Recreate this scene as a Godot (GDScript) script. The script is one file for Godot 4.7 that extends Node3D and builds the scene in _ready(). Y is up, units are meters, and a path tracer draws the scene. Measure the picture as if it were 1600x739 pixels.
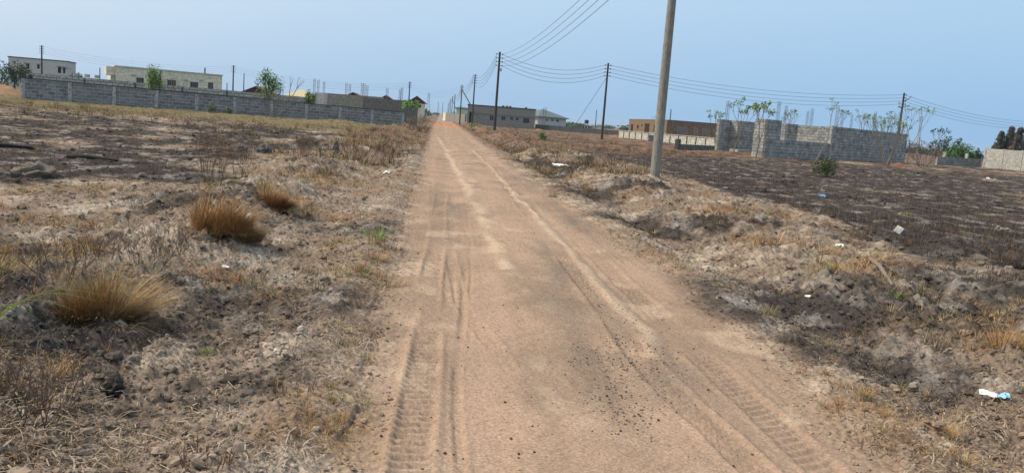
extends Node3D

# ------------------------------------------------------------------ camera model (photo pixels are 1600 x 739)
const FOCAL := 1300.0
const EYE := Vector3(0, 1.6, 0)
var cam_basis := Basis()
var rng := RandomNumberGenerator.new()
var used := {}
var N1 := FastNoiseLite.new()
var N2 := FastNoiseLite.new()
var N3 := FastNoiseLite.new()
var N4 := FastNoiseLite.new()
var NB := FastNoiseLite.new()
var NG := FastNoiseLite.new()
var NE := FastNoiseLite.new()
var tex_grain: ImageTexture
var tex_bump: ImageTexture
var tex_blotch: ImageTexture
var tex_streak: ImageTexture
var tex_pole: ImageTexture
var tex_stain: ImageTexture
var M := {}

func ray(px: float, py: float) -> Vector3:
	return cam_basis * Vector3((px - 800.0) / FOCAL, -(py - 369.5) / FOCAL, -1.0)

func at(px: float, py: float, d: float) -> Vector3:
	var r := ray(px, py)
	return EYE + r * (d / -r.z)

# the point of the ground that a photo pixel shows
func spot(px: float, py: float) -> Vector3:
	var r := ray(px, py)
	var y := 0.0
	var p := Vector3.ZERO
	for k in 12:
		p = EYE + r * ((y - EYE.y) / r.y)
		y = lerpf(y, ground_y(p.x, p.z), 0.6)
	p.y = ground_y(p.x, p.z)
	return p

# a point on the ground under a pixel column, at a known distance
func foot(px: float, py: float, d: float) -> Vector3:
	var p := at(px, py, d)
	p.y = base_y(p.x, p.z)
	return p

# ------------------------------------------------------------------ naming and tagging
func numbered(called: String) -> String:
	if not used.has(called):
		used[called] = 0
		return called
	used[called] += 1
	return "%s_%03d" % [called, used[called]]

func tag(o: Node, label: String, category: String, group := "", kind := "") -> void:
	if label != "": o.set_meta("label", label)
	if category != "": o.set_meta("category", category)
	if group != "": o.set_meta("group", group)
	if kind != "": o.set_meta("kind", kind)

func thing(called: String, label: String, category: String, where: Vector3, turn := 0.0, group := "") -> Node3D:
	var o := Node3D.new()
	o.name = numbered(called)
	add_child(o)
	o.position = where
	o.rotation.y = turn
	tag(o, label, category, group)
	return o

func put(mesh: Mesh, called: String, m: Material, parent: Node, where := Transform3D.IDENTITY) -> MeshInstance3D:
	var o := MeshInstance3D.new()
	o.mesh = mesh
	o.name = called
	if m != null: o.material_override = m
	o.transform = where
	parent.add_child(o, true)
	return o

func single(mesh: Mesh, called: String, m: Material, label: String, category: String, where: Transform3D, group := "") -> MeshInstance3D:
	var o := put(mesh, numbered(called), m, self, where)
	tag(o, label, category, group)
	return o

# ------------------------------------------------------------------ mesh helpers
func st_new() -> SurfaceTool:
	var st := SurfaceTool.new()
	st.begin(Mesh.PRIMITIVE_TRIANGLES)
	st.set_smooth_group(-1)
	return st

func tri(st: SurfaceTool, a: Vector3, b: Vector3, c: Vector3) -> void:
	st.add_vertex(a); st.add_vertex(b); st.add_vertex(c)

func quad(st: SurfaceTool, a: Vector3, b: Vector3, c: Vector3, d: Vector3) -> void:
	tri(st, a, b, c); tri(st, a, c, d)

# eight corners: bottom a b c d (counter-clockwise from above), top the same
func hexa(st: SurfaceTool, b: Array, t: Array) -> void:
	quad(st, t[0], t[3], t[2], t[1])
	quad(st, b[0], b[1], b[2], b[3])
	for k in 4:
		var n := (k + 1) % 4
		quad(st, b[k], t[k], t[n], b[n])

func box(st: SurfaceTool, lo: Vector3, hi: Vector3, slope := 0.0) -> void:
	var yl := slope * lo.x
	var yh := slope * hi.x
	hexa(st, [Vector3(lo.x, lo.y + yl, hi.z), Vector3(hi.x, lo.y + yh, hi.z), Vector3(hi.x, lo.y + yh, lo.z), Vector3(lo.x, lo.y + yl, lo.z)],
		[Vector3(lo.x, hi.y + yl, hi.z), Vector3(hi.x, hi.y + yh, hi.z), Vector3(hi.x, hi.y + yh, lo.z), Vector3(lo.x, hi.y + yl, lo.z)])

func tube(st: SurfaceTool, pts: Array, radii: Array, n := 6) -> void:
	st.set_smooth_group(0)
	var rings := []
	for k in pts.size():
		var dir: Vector3 = (pts[mini(k + 1, pts.size() - 1)] - pts[maxi(k - 1, 0)]).normalized()
		var side := dir.cross(Vector3(0.31, 0.2, 0.93)).normalized()
		var up := side.cross(dir)
		var ring := []
		for j in n:
			var a := TAU * j / n
			ring.append(pts[k] + (side * cos(a) + up * sin(a)) * radii[k])
		rings.append(ring)
	for k in pts.size() - 1:
		for j in n:
			var l := (j + 1) % n
			quad(st, rings[k][j], rings[k][l], rings[k + 1][l], rings[k + 1][j])
	st.set_smooth_group(-1)
	for j in n - 2:
		tri(st, rings[-1][0], rings[-1][j + 1], rings[-1][j + 2])
		tri(st, rings[0][0], rings[0][j + 2], rings[0][j + 1])

func done(st: SurfaceTool) -> ArrayMesh:
	st.generate_normals()
	return st.commit()

func build(st: SurfaceTool, called: String, m: Material, parent: Node, where := Transform3D.IDENTITY) -> MeshInstance3D:
	return put(done(st), called, m, parent, where)

# a wall from x0 to x1 with openings [x0, y0, x1, y1] left out
func wall(st: SurfaceTool, x0: float, x1: float, y0: float, y1: float, z0: float, z1: float, holes := []) -> void:
	var ys := [y0, y1]
	for h in holes:
		for k in [1, 3]:
			if h[k] > y0 and h[k] < y1 and not ys.has(h[k]): ys.append(h[k])
	ys.sort()
	for k in ys.size() - 1:
		var mid: float = (ys[k] + ys[k + 1]) / 2
		var cuts := []
		for h in holes:
			if h[1] < mid and h[3] > mid: cuts.append([h[0], h[2]])
		cuts.sort_custom(func(a, b): return a[0] < b[0])
		var x := x0
		for c in cuts:
			if c[0] > x: box(st, Vector3(x, ys[k], z0), Vector3(c[0], ys[k + 1], z1))
			x = maxf(x, c[1])
		if x < x1: box(st, Vector3(x, ys[k], z0), Vector3(x1, ys[k + 1], z1))

# ------------------------------------------------------------------ materials
func lin(r: float, g: float, b: float) -> Color:
	return Color(r, g, b).linear_to_srgb()

func make_texture(f: Callable, size: int) -> ImageTexture:
	var im := Image.create(size, size, false, Image.FORMAT_RGB8)
	for y in size:
		for x in size:
			im.set_pixel(x, y, f.call(x, y))
	im.generate_mipmaps()
	return ImageTexture.create_from_image(im)

func noise_texture(seed_: int, freq: float, octaves: int, size: int, lo: float, hi: float, type := FastNoiseLite.TYPE_SIMPLEX_SMOOTH) -> ImageTexture:
	var n := FastNoiseLite.new()
	n.seed = seed_; n.frequency = freq; n.noise_type = type
	n.fractal_type = FastNoiseLite.FRACTAL_FBM; n.fractal_octaves = octaves; n.fractal_gain = 0.6
	var im := n.get_seamless_image(size, size, false, false, 0.12, true)
	im.convert(Image.FORMAT_L8)
	var d := im.get_data()
	for k in d.size():
		d[k] = int(lerpf(lo, hi, d[k] / 255.0) * 255.0)
	im = Image.create_from_data(size, size, false, Image.FORMAT_L8, d)
	return ImageTexture.create_from_image(im)

# uneven thin haze over the whole dome
func haze_cover() -> ImageTexture:
	var n := FastNoiseLite.new()
	n.seed = 77; n.frequency = 1.1; n.fractal_octaves = 5; n.fractal_gain = 0.5
	var im := Image.create(768, 384, false, Image.FORMAT_RGBA8)
	for y in 384:
		var up := PI * (0.5 - (y + 0.5) / 384.0)
		for x in 768:
			var a := TAU * x / 768.0
			var v := clampf(0.5 + 0.9 * n.get_noise_3d(cos(a) * cos(up), sin(up) * 2.6, sin(a) * cos(up)), 0.0, 1.0)
			im.set_pixel(x, y, Color(0.16, 0.18, 0.16, v * v))
	return ImageTexture.create_from_image(im)

func mat(c: Color, rough := 0.9, tex: Texture2D = null, scale := 0.5, bump := 0.0, vc := false) -> StandardMaterial3D:
	var m := StandardMaterial3D.new()
	m.albedo_color = c
	m.roughness = rough
	m.metallic_specular = 0.25
	if tex != null:
		m.albedo_texture = tex
		m.uv1_triplanar = true
		m.uv1_world_triplanar = true
		m.uv1_scale = Vector3.ONE * scale
	if bump > 0.0:
		m.heightmap_enabled = true
		m.heightmap_texture = tex_bump
		m.heightmap_scale = bump
		m.uv1_triplanar = true
		m.uv1_world_triplanar = true
		m.uv1_scale = Vector3.ONE * scale
	m.vertex_color_use_as_albedo = vc
	m.cull_mode = BaseMaterial3D.CULL_DISABLED
	return m

func make_materials() -> void:
	tex_grain = noise_texture(3, 0.06, 5, 1024, 0.7, 1.05)
	tex_bump = noise_texture(4, 0.03, 6, 1024, 0.0, 1.0)
	tex_blotch = noise_texture(5, 0.012, 5, 512, 0.45, 1.0)
	tex_streak = noise_texture(6, 0.02, 4, 512, 0.7, 1.0)
	tex_stain = noise_texture(10, 0.02, 5, 512, 0.5, 1.1)
	M.ground = mat(Color.WHITE, 1.0, tex_grain, 0.55, 1.4, true)
	M.ground.metallic_specular = 0.1
	M.road = mat(Color.WHITE, 1.0, tex_grain, 0.8, 0.35, true)
	M.road.metallic_specular = 0.1
	M.clod = mat(Color.WHITE, 1.0, null, 1.0, 0.0, true)
	M.clod.metallic_specular = 0.1
	M.blade = mat(Color.WHITE, 0.8, null, 1.0, 0.0, true)
	M.blade.metallic_specular = 0.2
	M.blade.backlight = Color(0.5, 0.47, 0.38)
	M.leaf = mat(Color.WHITE, 0.6, null, 1.0, 0.0, true)
	M.leaf.backlight = Color(0.35, 0.35, 0.2)
	for k in 4:   # sandcrete blocks of slightly different batches
		var g := 0.20 + 0.05 * k
		M["block%d" % k] = mat(lin(g * 0.985, g, g * 1.0), 0.95, tex_streak, 0.35, 0.4)
		var w := 0.44 + 0.05 * k
		M["pale%d" % k] = mat(lin(w, w * 0.97, w * 0.9), 0.95, tex_streak, 0.3, 0.4)
		var q := 0.38 + 0.045 * k
		M["ruin%d" % k] = mat(lin(q * 0.98, q, q * 0.97), 0.95, tex_stain, 0.14, 0.3)
	M.mortar = mat(lin(0.66, 0.65, 0.63), 0.95, tex_blotch, 0.9, 1.0)
	M.concrete = mat(lin(0.62, 0.61, 0.6), 0.9, tex_blotch, 0.8, 0.6)
	M.darkconcrete = mat(lin(0.13, 0.125, 0.12), 0.95, tex_blotch, 0.8, 0.6)
	M.mortar_dark = mat(lin(0.24, 0.24, 0.235), 0.95, tex_blotch, 0.9, 1.0)
	M.panel = mat(lin(0.78, 0.76, 0.68), 0.9, tex_blotch, 0.5, 0.6)
	M.cream = mat(lin(0.82, 0.76, 0.62), 0.9, tex_streak, 0.22, 0.2)
	M.render_grey = mat(lin(0.6, 0.59, 0.57), 0.9, tex_streak, 0.3, 0.3)
	M.blockwork = mat(lin(0.42, 0.40, 0.375), 0.95, tex_blotch, 0.9, 1.5)
	M.blockdark = mat(lin(0.25, 0.245, 0.24), 0.95, tex_blotch, 0.9, 1.5)
	M.brownblock = mat(lin(0.36, 0.25, 0.175), 0.95, tex_blotch, 0.7, 1.5)
	M.roofbrown = mat(lin(0.17, 0.075, 0.06), 0.7, tex_streak, 0.8)
	M.roofgrey = mat(lin(0.15, 0.19, 0.21), 0.6, tex_streak, 0.8)
	M.roofcream = mat(lin(0.6, 0.52, 0.33), 0.8, tex_streak, 0.5)
	M.green_paint = mat(lin(0.5, 0.66, 0.48), 0.8, tex_streak, 0.3)
	M.dark = mat(lin(0.025, 0.025, 0.028), 0.4)
	M.glass = mat(lin(0.03, 0.035, 0.045), 0.15)
	M.frame = mat(lin(0.2, 0.2, 0.2), 0.5)
	tex_pole = noise_texture(9, 0.03, 5, 512, 0.5, 1.1)
	M.pole_old = mat(lin(0.37, 0.355, 0.325), 0.9, tex_pole, 1.2, 0.8)
	M.pole_old.uv1_scale = Vector3(4.0, 0.22, 4.0)
	M.pole_dark = mat(lin(0.075, 0.062, 0.055), 0.85, tex_streak, 1.2)
	M.iron = mat(lin(0.12, 0.10, 0.09), 0.6)
	M.rebar = mat(lin(0.16, 0.15, 0.155), 0.7)
	M.porcelain = mat(lin(0.12, 0.1, 0.09), 0.3)
	M.wire = mat(lin(0.10, 0.10, 0.11), 0.5)
	M.steel = mat(lin(0.35, 0.36, 0.38), 0.5)
	M.bark = mat(lin(0.20, 0.17, 0.14), 0.9, tex_streak, 3.0)
	M.bark_pale = mat(lin(0.25, 0.21, 0.17), 0.9, tex_streak, 3.0)
	M.twig = mat(lin(0.13, 0.085, 0.06), 0.9)
	M.twig_grey = mat(lin(0.17, 0.135, 0.115), 0.9)
	M.stone = mat(lin(0.24, 0.22, 0.2), 0.95, tex_blotch, 2.0, 1.5)
	M.log = mat(lin(0.035, 0.032, 0.032), 0.95, tex_streak, 3.0)
	M.plastic_white = mat(lin(0.78, 0.79, 0.8), 0.4)
	M.plastic_blue = mat(lin(0.25, 0.52, 0.78), 0.4)
	M.paper = mat(lin(0.7, 0.68, 0.64), 0.8)
	M.soil = mat(lin(0.26, 0.215, 0.175), 1.0, tex_grain, 1.5, 2.5)
	M.tan_soil = mat(lin(0.34, 0.21, 0.135), 1.0, tex_grain, 0.4, 3.0)
	M.laterite = mat(lin(0.34, 0.16, 0.08), 1.0, tex_grain, 0.4, 3.0)
	M.hill = mat(lin(0.09, 0.1, 0.09), 1.0)

# ------------------------------------------------------------------ the lie of the land
func setup_noise() -> void:
	var spec := [[N1, 11, 0.16, 3], [N2, 12, 1.1, 4], [N3, 13, 5.5, 3], [N4, 14, 22.0, 2], [NB, 15, 0.22, 5], [NG, 16, 0.5, 4], [NE, 17, 0.35, 4]]
	for s in spec:
		var n: FastNoiseLite = s[0]
		n.seed = s[1]; n.frequency = s[2]; n.noise_type = FastNoiseLite.TYPE_SIMPLEX_SMOOTH
		n.fractal_type = FastNoiseLite.FRACTAL_FBM; n.fractal_octaves = s[3]; n.fractal_gain = 0.55

func edge_l(z: float) -> float:
	var d := -z
	return -0.40 - 0.006 * clampf(d, 0, 110) + 0.16 * NE.get_noise_2d(0.0, z * 1.6)

func edge_r(z: float) -> float:
	return 2.72 - 0.36 * (1.0 - smoothstep(3.4, 6.6, -z)) + 0.2 * NE.get_noise_2d(40.0, z * 1.4)

# large forms only: what buildings and walls stand on
func base_y(x: float, z: float) -> float:
	var d := -z
	var y := 0.0
	y += 0.24 * smoothstep(-6.0, -34.0, x) * smoothstep(14.0, 52.0, d) * (1.0 - smoothstep(400.0, 900.0, d))
	y += 0.30 * smoothstep(-1.5, -6.0, x) * smoothstep(20.0, 66.0, d) * (1.0 - smoothstep(30.0, 34.0, -x) * 0.5) * (1.0 - smoothstep(400.0, 900.0, d))
	y += 0.20 * smoothstep(9.0, 26.0, x) * smoothstep(20.0, 60.0, d) * (1.0 - smoothstep(95.0, 140.0, d))
	return y

func bump_at(x: float, z: float, cx: float, cz: float, rx: float, rz: float) -> float:
	var q := (x - cx) * (x - cx) / (rx * rx) + (z - cz) * (z - cz) / (rz * rz)
	return exp(-q)

func gauss(v: float, w: float) -> float:
	return exp(-v * v / (w * w))

# wheel tracks on the road: [points (x, distance) ..., half width, bar spacing, depth, slant]
var tracks := [
	[[-0.30, 3.0, -0.27, 5.0, -0.22, 7.0, -0.2, 10.0, -0.2, 20.0], 0.13, 0.105, 0.022, 0.15],
	[[-0.04, 3.0, -0.03, 4.8, 0.0, 7.3, 0.05, 11.0, 0.15, 20.0], 0.10, 0.088, 0.026, -0.2],
	[[0.10, 3.0, 0.12, 4.8, 0.17, 7.3, 0.25, 11.0, 0.4, 20.0], 0.06, 0.088, 0.014, 0.3],
	[[0.20, 3.0, 0.19, 4.8, 0.27, 6.9, 0.45, 11.0, 0.6, 20.0], 0.03, 9.0, 0.012, 0.0],
	[[0.27, 3.0, 0.26, 4.8, 0.34, 6.9, 0.5, 11.0, 0.62, 20.0], 0.02, 9.0, 0.010, 0.0],
	[[0.66, 3.0, 0.57, 4.2, 0.53, 5.3, 0.27, 7.1, 0.2, 10.0, 0.3, 16.0], 0.06, 0.075, 0.017, 0.4],
	[[1.70, 3.0, 1.59, 4.08, 1.52, 4.6, 1.5, 5.6, 1.55, 8.0, 1.62, 14.0, 1.7, 26.0], 0.11, 0.08, 0.032, 0.9],
	[[2.02, 3.0, 2.0, 6.0, 2.02, 9.0, 2.1, 14.0, 2.2, 26.0], 0.11, 0.085, 0.018, -0.6],
	[[2.30, 3.0, 2.34, 6.0, 2.38, 9.0, 2.3, 14.0, 2.3, 26.0], 0.09, 0.085, 0.014, 0.5],
]
# pale sand ridges that the wheels squeezed up
var ridges := [
	[[0.80, 8.6, 0.75, 9.6, 0.76, 11.2, 0.71, 14.2, 0.64, 21.0, 0.40, 34.0, -0.06, 57.0], 0.10, 0.006],
	[[1.60, 5.6, 1.73, 6.3, 1.71, 7.5, 1.72, 9.7, 1.73, 13.0, 1.69, 17.0, 1.75, 25.0, 1.6, 40.0], 0.06, 0.014],
]

func path_x(p: Array, d: float) -> float:
	if d < p[1] - 0.01 or d > p[p.size() - 1]: return 1e9
	for k in range(2, p.size(), 2):
		if d <= p[k + 1]:
			return lerpf(p[k - 2], p[k], smoothstep(p[k - 1], p[k + 1], d) * 0.4 + 0.6 * (d - p[k - 1]) / (p[k + 1] - p[k - 1]))
	return 1e9

var row_tracks := []
var row_ridges := []
var row_d := -1e9
func row_prepare(d: float) -> void:
	if d == row_d: return
	row_d = d
	row_tracks = []
	row_ridges = []
	for t in tracks:
		var x := path_x(t[0], d)
		if x < 1e8: row_tracks.append([x + 0.03 * NE.get_noise_2d(t[1] * 700.0, d * 0.6), t[1], t[2], t[3], t[4]])
	for t in ridges:
		var x := path_x(t[0], d)
		if x < 1e8: row_ridges.append([x + 0.09 * NE.get_noise_2d(t[1] * 500.0, d * 0.8), t[1] * (1.0 + 0.9 * NE.get_noise_2d(t[1] * 800.0, d * 1.5)), t[2]])

func ground_y(x: float, z: float) -> float:
	row_prepare(-z)
	return surface(x, z, edge_l(z), edge_r(z))

func surface(x: float, z: float, el: float, er: float) -> float:
	var d := -z
	var y := base_y(x, z)
	if d > 260.0 or d < -6.0: return y
	var big := N1.get_noise_2d(x, z)
	var lump := N2.get_noise_2d(x, z)
	var rough := 0.0
	if x > el and x < er:
		var inward := minf(x - el, er - x)
		var u := (x - (el + er) * 0.5) / ((er - el) * 0.5)
		y += 0.03 * (1.0 - u * u) + 0.012 * big
		y -= 0.035 * gauss(x - 0.35, 0.32) + 0.04 * gauss(x - 1.95, 0.34)
		y += 0.010 * lump
		rough = lerpf(0.55, 0.16, smoothstep(0.0, 0.45, inward))
		if d > 2.5 and d < 30.0:
			for t in row_tracks:
				var v: float = (x - t[0]) / t[1]
				if v > -1.6 and v < 1.6:
					var m := 1.0 - smoothstep(0.75, 1.1, absf(v))
					var bars := 1.0
					if t[2] < 1.0:
						var ph: float = d / t[2] + v * t[4] + 0.35 * lump
						bars = 0.25 + 0.75 * smoothstep(-0.3, 0.3, sin(ph * TAU))
					var wear := (1.0 - 0.6 * smoothstep(7.5, 13.0, d)) * smoothstep(-0.2, 0.25, N1.get_noise_2d(x * 3.0 + t[1] * 900.0, z * 1.3))
					y += t[3] * wear * (-m * bars + 0.45 * (gauss(absf(v) - 1.2, 0.22)))
		for t in row_ridges:
			var v: float = (x - t[0]) / t[1]
			if v > -4.0 and v < 4.0:
				y += t[2] * gauss(v, 1.0) - t[2] * 0.8 * gauss(v - 2.1, 0.9)
	else:
		var e := el - x if x <= el else x - er
		var fade := smoothstep(0.0, 0.5, e)
		rough = 0.55 + 0.45 * fade
		if x <= el:
			y += 0.05 * gauss(e - 0.25, 0.22) - 0.09 * gauss(e - 1.15, 0.55)
			var berm := gauss(e - 2.45, 0.75) * (0.55 + 0.9 * big)
			y += 0.26 * maxf(berm, 0.0)
			rough += 0.9 * gauss(e - 2.4, 1.0) - 0.25 * smoothstep(3.5, 5.0, e)
			y += 0.06 * smoothstep(2.0, 4.0, e)
		else:
			y += 0.05 * gauss(e - 0.2, 0.22) - 0.17 * gauss(e - 0.95, 0.5)
			var berm := gauss(e - 3.0, 1.35) * (0.5 + 1.0 * big) + 0.35 * gauss(e - 1.9, 0.5) * (0.6 + big)
			y += 0.30 * maxf(berm, 0.0)
			rough += 1.0 * gauss(e - 2.6, 1.5) - 0.25 * smoothstep(4.5, 6.0, e)
			y += 0.05 * smoothstep(2.0, 4.0, e)
		y += fade * (0.05 * big + 0.075 * rough * absf(lump) * 1.5)
		y += 0.35 * bump_at(x, z, -9.6, -17.0, 0.7, 0.5) + 0.4 * bump_at(x, z, -4.3, -30.0, 0.9, 0.8) + 0.12 * bump_at(x, z, 7.3, -16.5, 0.8, 0.8) + 0.14 * bump_at(x, z, 6.3, -24.0, 0.45, 0.4)
		y += 0.25 * bump_at(x, z, 7.8, -11.6, 0.5, 0.4) + 0.2 * bump_at(x, z, 6.1, -27.0, 0.6, 0.7) + 0.3 * bump_at(x, z, -7.0, -60.0, 1.8, 1.2)
	if d < 60.0:
		var clod := N3.get_noise_2d(x, z)
		y += rough * 0.026 * (absf(clod) * 2.0 - 0.35)
		if d < 24.0: y += (0.1 + rough) * 0.0135 * N4.get_noise_2d(x, z)
	else:
		y += rough * (0.07 * N3.get_noise_2d(x * 0.3, z * 0.3) + 0.10 * absf(N2.get_noise_2d(x * 0.5, z * 0.5)))
	return y

# linear base colour of the soil
const SAND := Color(0.405, 0.285, 0.213)
const SAND2 := Color(0.285, 0.206, 0.157)
const PALE := Color(0.52, 0.395, 0.295)
const SOIL := Color(0.25, 0.192, 0.152)
const DUST := Color(0.43, 0.358, 0.30)
const CHAR := Color(0.05, 0.045, 0.045)
const ASH := Color(0.24, 0.215, 0.205)
const STRAW := Color(0.25, 0.15, 0.085)
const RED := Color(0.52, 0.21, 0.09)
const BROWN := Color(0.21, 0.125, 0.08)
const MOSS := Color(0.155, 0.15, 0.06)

func burnt(x: float, z: float, el: float, er: float) -> float:
	var d := -z
	var nb := NB.get_noise_2d(x, z * 0.8) + 0.22 * N3.get_noise_2d(x * 0.7, z * 0.7)
	var w := 0.0
	if x > er:
		w = smoothstep(3.6, 6.5, x - er) * ((0.74 + 0.5 * N1.get_noise_2d(x * 0.5 + 20.0, z * 0.7)) if d + 9.0 * N1.get_noise_2d(x * 0.4, z * 0.4) < 58.0 else 0.35)
		w = maxf(w, 0.26 * gauss(x - er - 1.1, 0.6) + 0.16 * gauss(x - er - 2.8, 1.4))
	elif x < el:
		w = 0.10 + 0.36 * smoothstep(3.2, 6.0, el - x) - (0.4 if d + 8.0 * N1.get_noise_2d(x * 0.4, z * 0.4) > 42.0 else 0.0)
		w = minf(w, smoothstep(0.6, 2.6, el - x) * 0.7)
	return clampf(smoothstep(0.62 - w, 0.95 - w, 0.5 + nb * 0.85), 0.0, 1.0)

func tint(x: float, z: float, el: float, er: float) -> Color:
	var d := -z
	var n := NG.get_noise_2d(x, z)
	var n2 := N2.get_noise_2d(x + 50.0, z * 0.7)
	var c: Color
	var road := smoothstep(-0.2, 0.40, minf(x - el, er - x) + 0.35 * n)
	# bare road sand, streaked along the way the wheels run
	var streak := NB.get_noise_2d(x * 9.0, z * 0.5)
	c = SAND.lerp(SAND2, clampf(0.45 + 0.8 * n + 0.75 * streak, 0, 1))
	c = c.lerp(PALE, 0.55 * smoothstep(0.15, 0.6, n2 + streak * 0.5))
	for t in row_ridges:
		var v: float = (x - t[0]) / t[1]
		c = c.lerp(PALE * 1.08, 0.8 * gauss(v, 1.1) * smoothstep(-0.9, 0.2, n2 + n))
	var grit := 0.6 * bump_at(x, z, 1.35, -5.2, 0.45, 1.1) + 0.4 * bump_at(x, z, 1.2, -7.2, 0.35, 1.3) + 0.35 * bump_at(x, z, 0.62, -4.4, 0.08, 1.6) + 0.6 * bump_at(x, z, 2.35, -13.5, 0.25, 2.5) + 0.55 * bump_at(x, z, 1.45, -9.0, 0.2, 2.2) + 0.5 * bump_at(x, z, 0.2, -15.5, 0.5, 2.4) + 0.5 * bump_at(x, z, 2.2, -22.0, 0.3, 5.0)
	c = c.lerp(Color(0.17, 0.135, 0.115), clampf(grit * (0.75 + 1.2 * n2 + 0.8 * streak), 0.0, 0.85))
	var red := smoothstep(108.0, 116.0, d) * (1.0 - smoothstep(140.0, 150.0, d))
	c = c.lerp(RED, red * clampf(0.8 + n, 0, 1))
	if road < 1.0:
		var o := SOIL.lerp(DUST, smoothstep(-0.15, 0.6, n2 * 0.8 + n * 0.5))
		var b := burnt(x, z, el, er)
		o = o.lerp(CHAR.lerp(ASH, smoothstep(0.05, 0.55, n2)), b * 0.92)
		var straw := smoothstep(0.05, 0.45, NB.get_noise_2d(x * 1.7 + 90.0, z * 1.7)) * (1.0 - 0.8 * b)
		o = o.lerp(STRAW, 0.42 * straw)
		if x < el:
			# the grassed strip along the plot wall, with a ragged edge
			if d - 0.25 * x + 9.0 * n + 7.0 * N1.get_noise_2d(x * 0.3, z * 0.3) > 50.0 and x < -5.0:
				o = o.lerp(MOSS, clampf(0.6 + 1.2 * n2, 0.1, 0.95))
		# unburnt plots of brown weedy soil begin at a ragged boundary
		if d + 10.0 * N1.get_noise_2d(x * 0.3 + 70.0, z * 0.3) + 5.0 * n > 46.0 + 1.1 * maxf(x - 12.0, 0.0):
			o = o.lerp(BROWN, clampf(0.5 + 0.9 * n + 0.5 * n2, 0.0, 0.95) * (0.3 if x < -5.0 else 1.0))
		o = o.lerp(RED, 0.5 * bump_at(x, z, 32.0, -62.0, 14.0, 8.0) * smoothstep(0.0, 0.4, n))
		c = o.lerp(c, road)
	return c

func make_ground() -> void:
	var rows := PackedFloat32Array()
	for d in [-40.0, -20.0, -10.0, -5.0, -2.5, -1.2, -0.4, 0.2, 0.6, 0.9]: rows.append(d)
	var d := 1.0
	while d < 170.0:
		rows.append(d)
		d += maxf(0.013, 0.0040 * d) if d > 2.6 else 0.04
	while d < 7000.0:
		rows.append(d)
		d *= 1.09
	var nl := 290
	var nr := 210
	var nq := 320
	var cols := nl + nr + nq + 1
	var V := PackedVector3Array()
	var C := PackedColorArray()
	V.resize(rows.size() * cols)
	C.resize(rows.size() * cols)
	var crng := RandomNumberGenerator.new()
	crng.seed = 5
	var gl := PackedFloat32Array()
	var gr := PackedFloat32Array()
	for j in nl: 
		var t := float(nl - j) / nl
		gl.append(0.30 * t + 0.25 * t * t + 0.45 * t * t * t * t)
	for j in nq + 1:
		var t := float(j) / nq
		gr.append(0.30 * t + 0.25 * t * t + 0.45 * t * t * t * t)
	var k := 0
	for dd in rows:
		var z := -dd
		var el := edge_l(z)
		var er := edge_r(z)
		row_prepare(dd)
		var wl := maxf(10.0, 0.72 * dd + 7.0)
		var wr := maxf(12.0, 0.92 * dd + 8.0)
		for j in cols:
			var x: float
			if j < nl: x = el - wl * gl[j]
			elif j < nl + nr: x = lerpf(el, er, float(j - nl) / nr)
			else: x = er + wr * gr[j - nl - nr]
			V[k] = Vector3(x, surface(x, z, el, er), z)
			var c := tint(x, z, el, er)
			var on_road := j > nl + 8 and j < nl + nr - 8
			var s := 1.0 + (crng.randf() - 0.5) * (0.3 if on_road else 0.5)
			if not on_road and crng.randf() < 0.10: s *= 0.45   # random darker specks in the off-road soil colour, for fine contrast
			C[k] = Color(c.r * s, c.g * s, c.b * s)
			k += 1
	var Nn := PackedVector3Array()
	Nn.resize(V.size())
	var nrow := rows.size()
	for i in nrow:
		var i0 := maxi(i - 1, 0) * cols
		var i1 := mini(i + 1, nrow - 1) * cols
		for j in cols:
			var a := V[i * cols + mini(j + 1, cols - 1)] - V[i * cols + maxi(j - 1, 0)]
			var b := V[i0 + j] - V[i1 + j]
			Nn[i * cols + j] = b.cross(a).normalized()
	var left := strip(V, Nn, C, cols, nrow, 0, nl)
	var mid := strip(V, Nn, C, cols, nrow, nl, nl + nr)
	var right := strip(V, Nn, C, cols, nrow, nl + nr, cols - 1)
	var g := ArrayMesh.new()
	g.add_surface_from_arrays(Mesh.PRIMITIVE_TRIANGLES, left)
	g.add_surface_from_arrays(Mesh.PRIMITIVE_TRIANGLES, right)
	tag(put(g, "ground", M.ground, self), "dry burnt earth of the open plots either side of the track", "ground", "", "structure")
	var r := ArrayMesh.new()
	r.add_surface_from_arrays(Mesh.PRIMITIVE_TRIANGLES, mid)
	tag(put(r, "dirt_road", M.road, self), "sandy dirt road with tyre tracks running to the horizon", "road", "", "structure")

func strip(V: PackedVector3Array, Nn: PackedVector3Array, C: PackedColorArray, cols: int, nrow: int, j0: int, j1: int) -> Array:
	var w := j1 - j0 + 1
	var v := PackedVector3Array()
	var n := PackedVector3Array()
	var c := PackedColorArray()
	var ix := PackedInt32Array()
	for i in nrow:
		v.append_array(V.slice(i * cols + j0, i * cols + j1 + 1))
		n.append_array(Nn.slice(i * cols + j0, i * cols + j1 + 1))
		c.append_array(C.slice(i * cols + j0, i * cols + j1 + 1))
	ix.resize((nrow - 1) * (w - 1) * 6)
	var k := 0
	for i in nrow - 1:
		for j in w - 1:
			var a := i * w + j
			ix[k] = a; ix[k + 1] = a + w; ix[k + 2] = a + 1
			ix[k + 3] = a + 1; ix[k + 4] = a + w; ix[k + 5] = a + w + 1
			k += 6
	var out := []
	out.resize(Mesh.ARRAY_MAX)
	out[Mesh.ARRAY_VERTEX] = v
	out[Mesh.ARRAY_NORMAL] = n
	out[Mesh.ARRAY_COLOR] = c
	out[Mesh.ARRAY_INDEX] = ix
	return out

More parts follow.
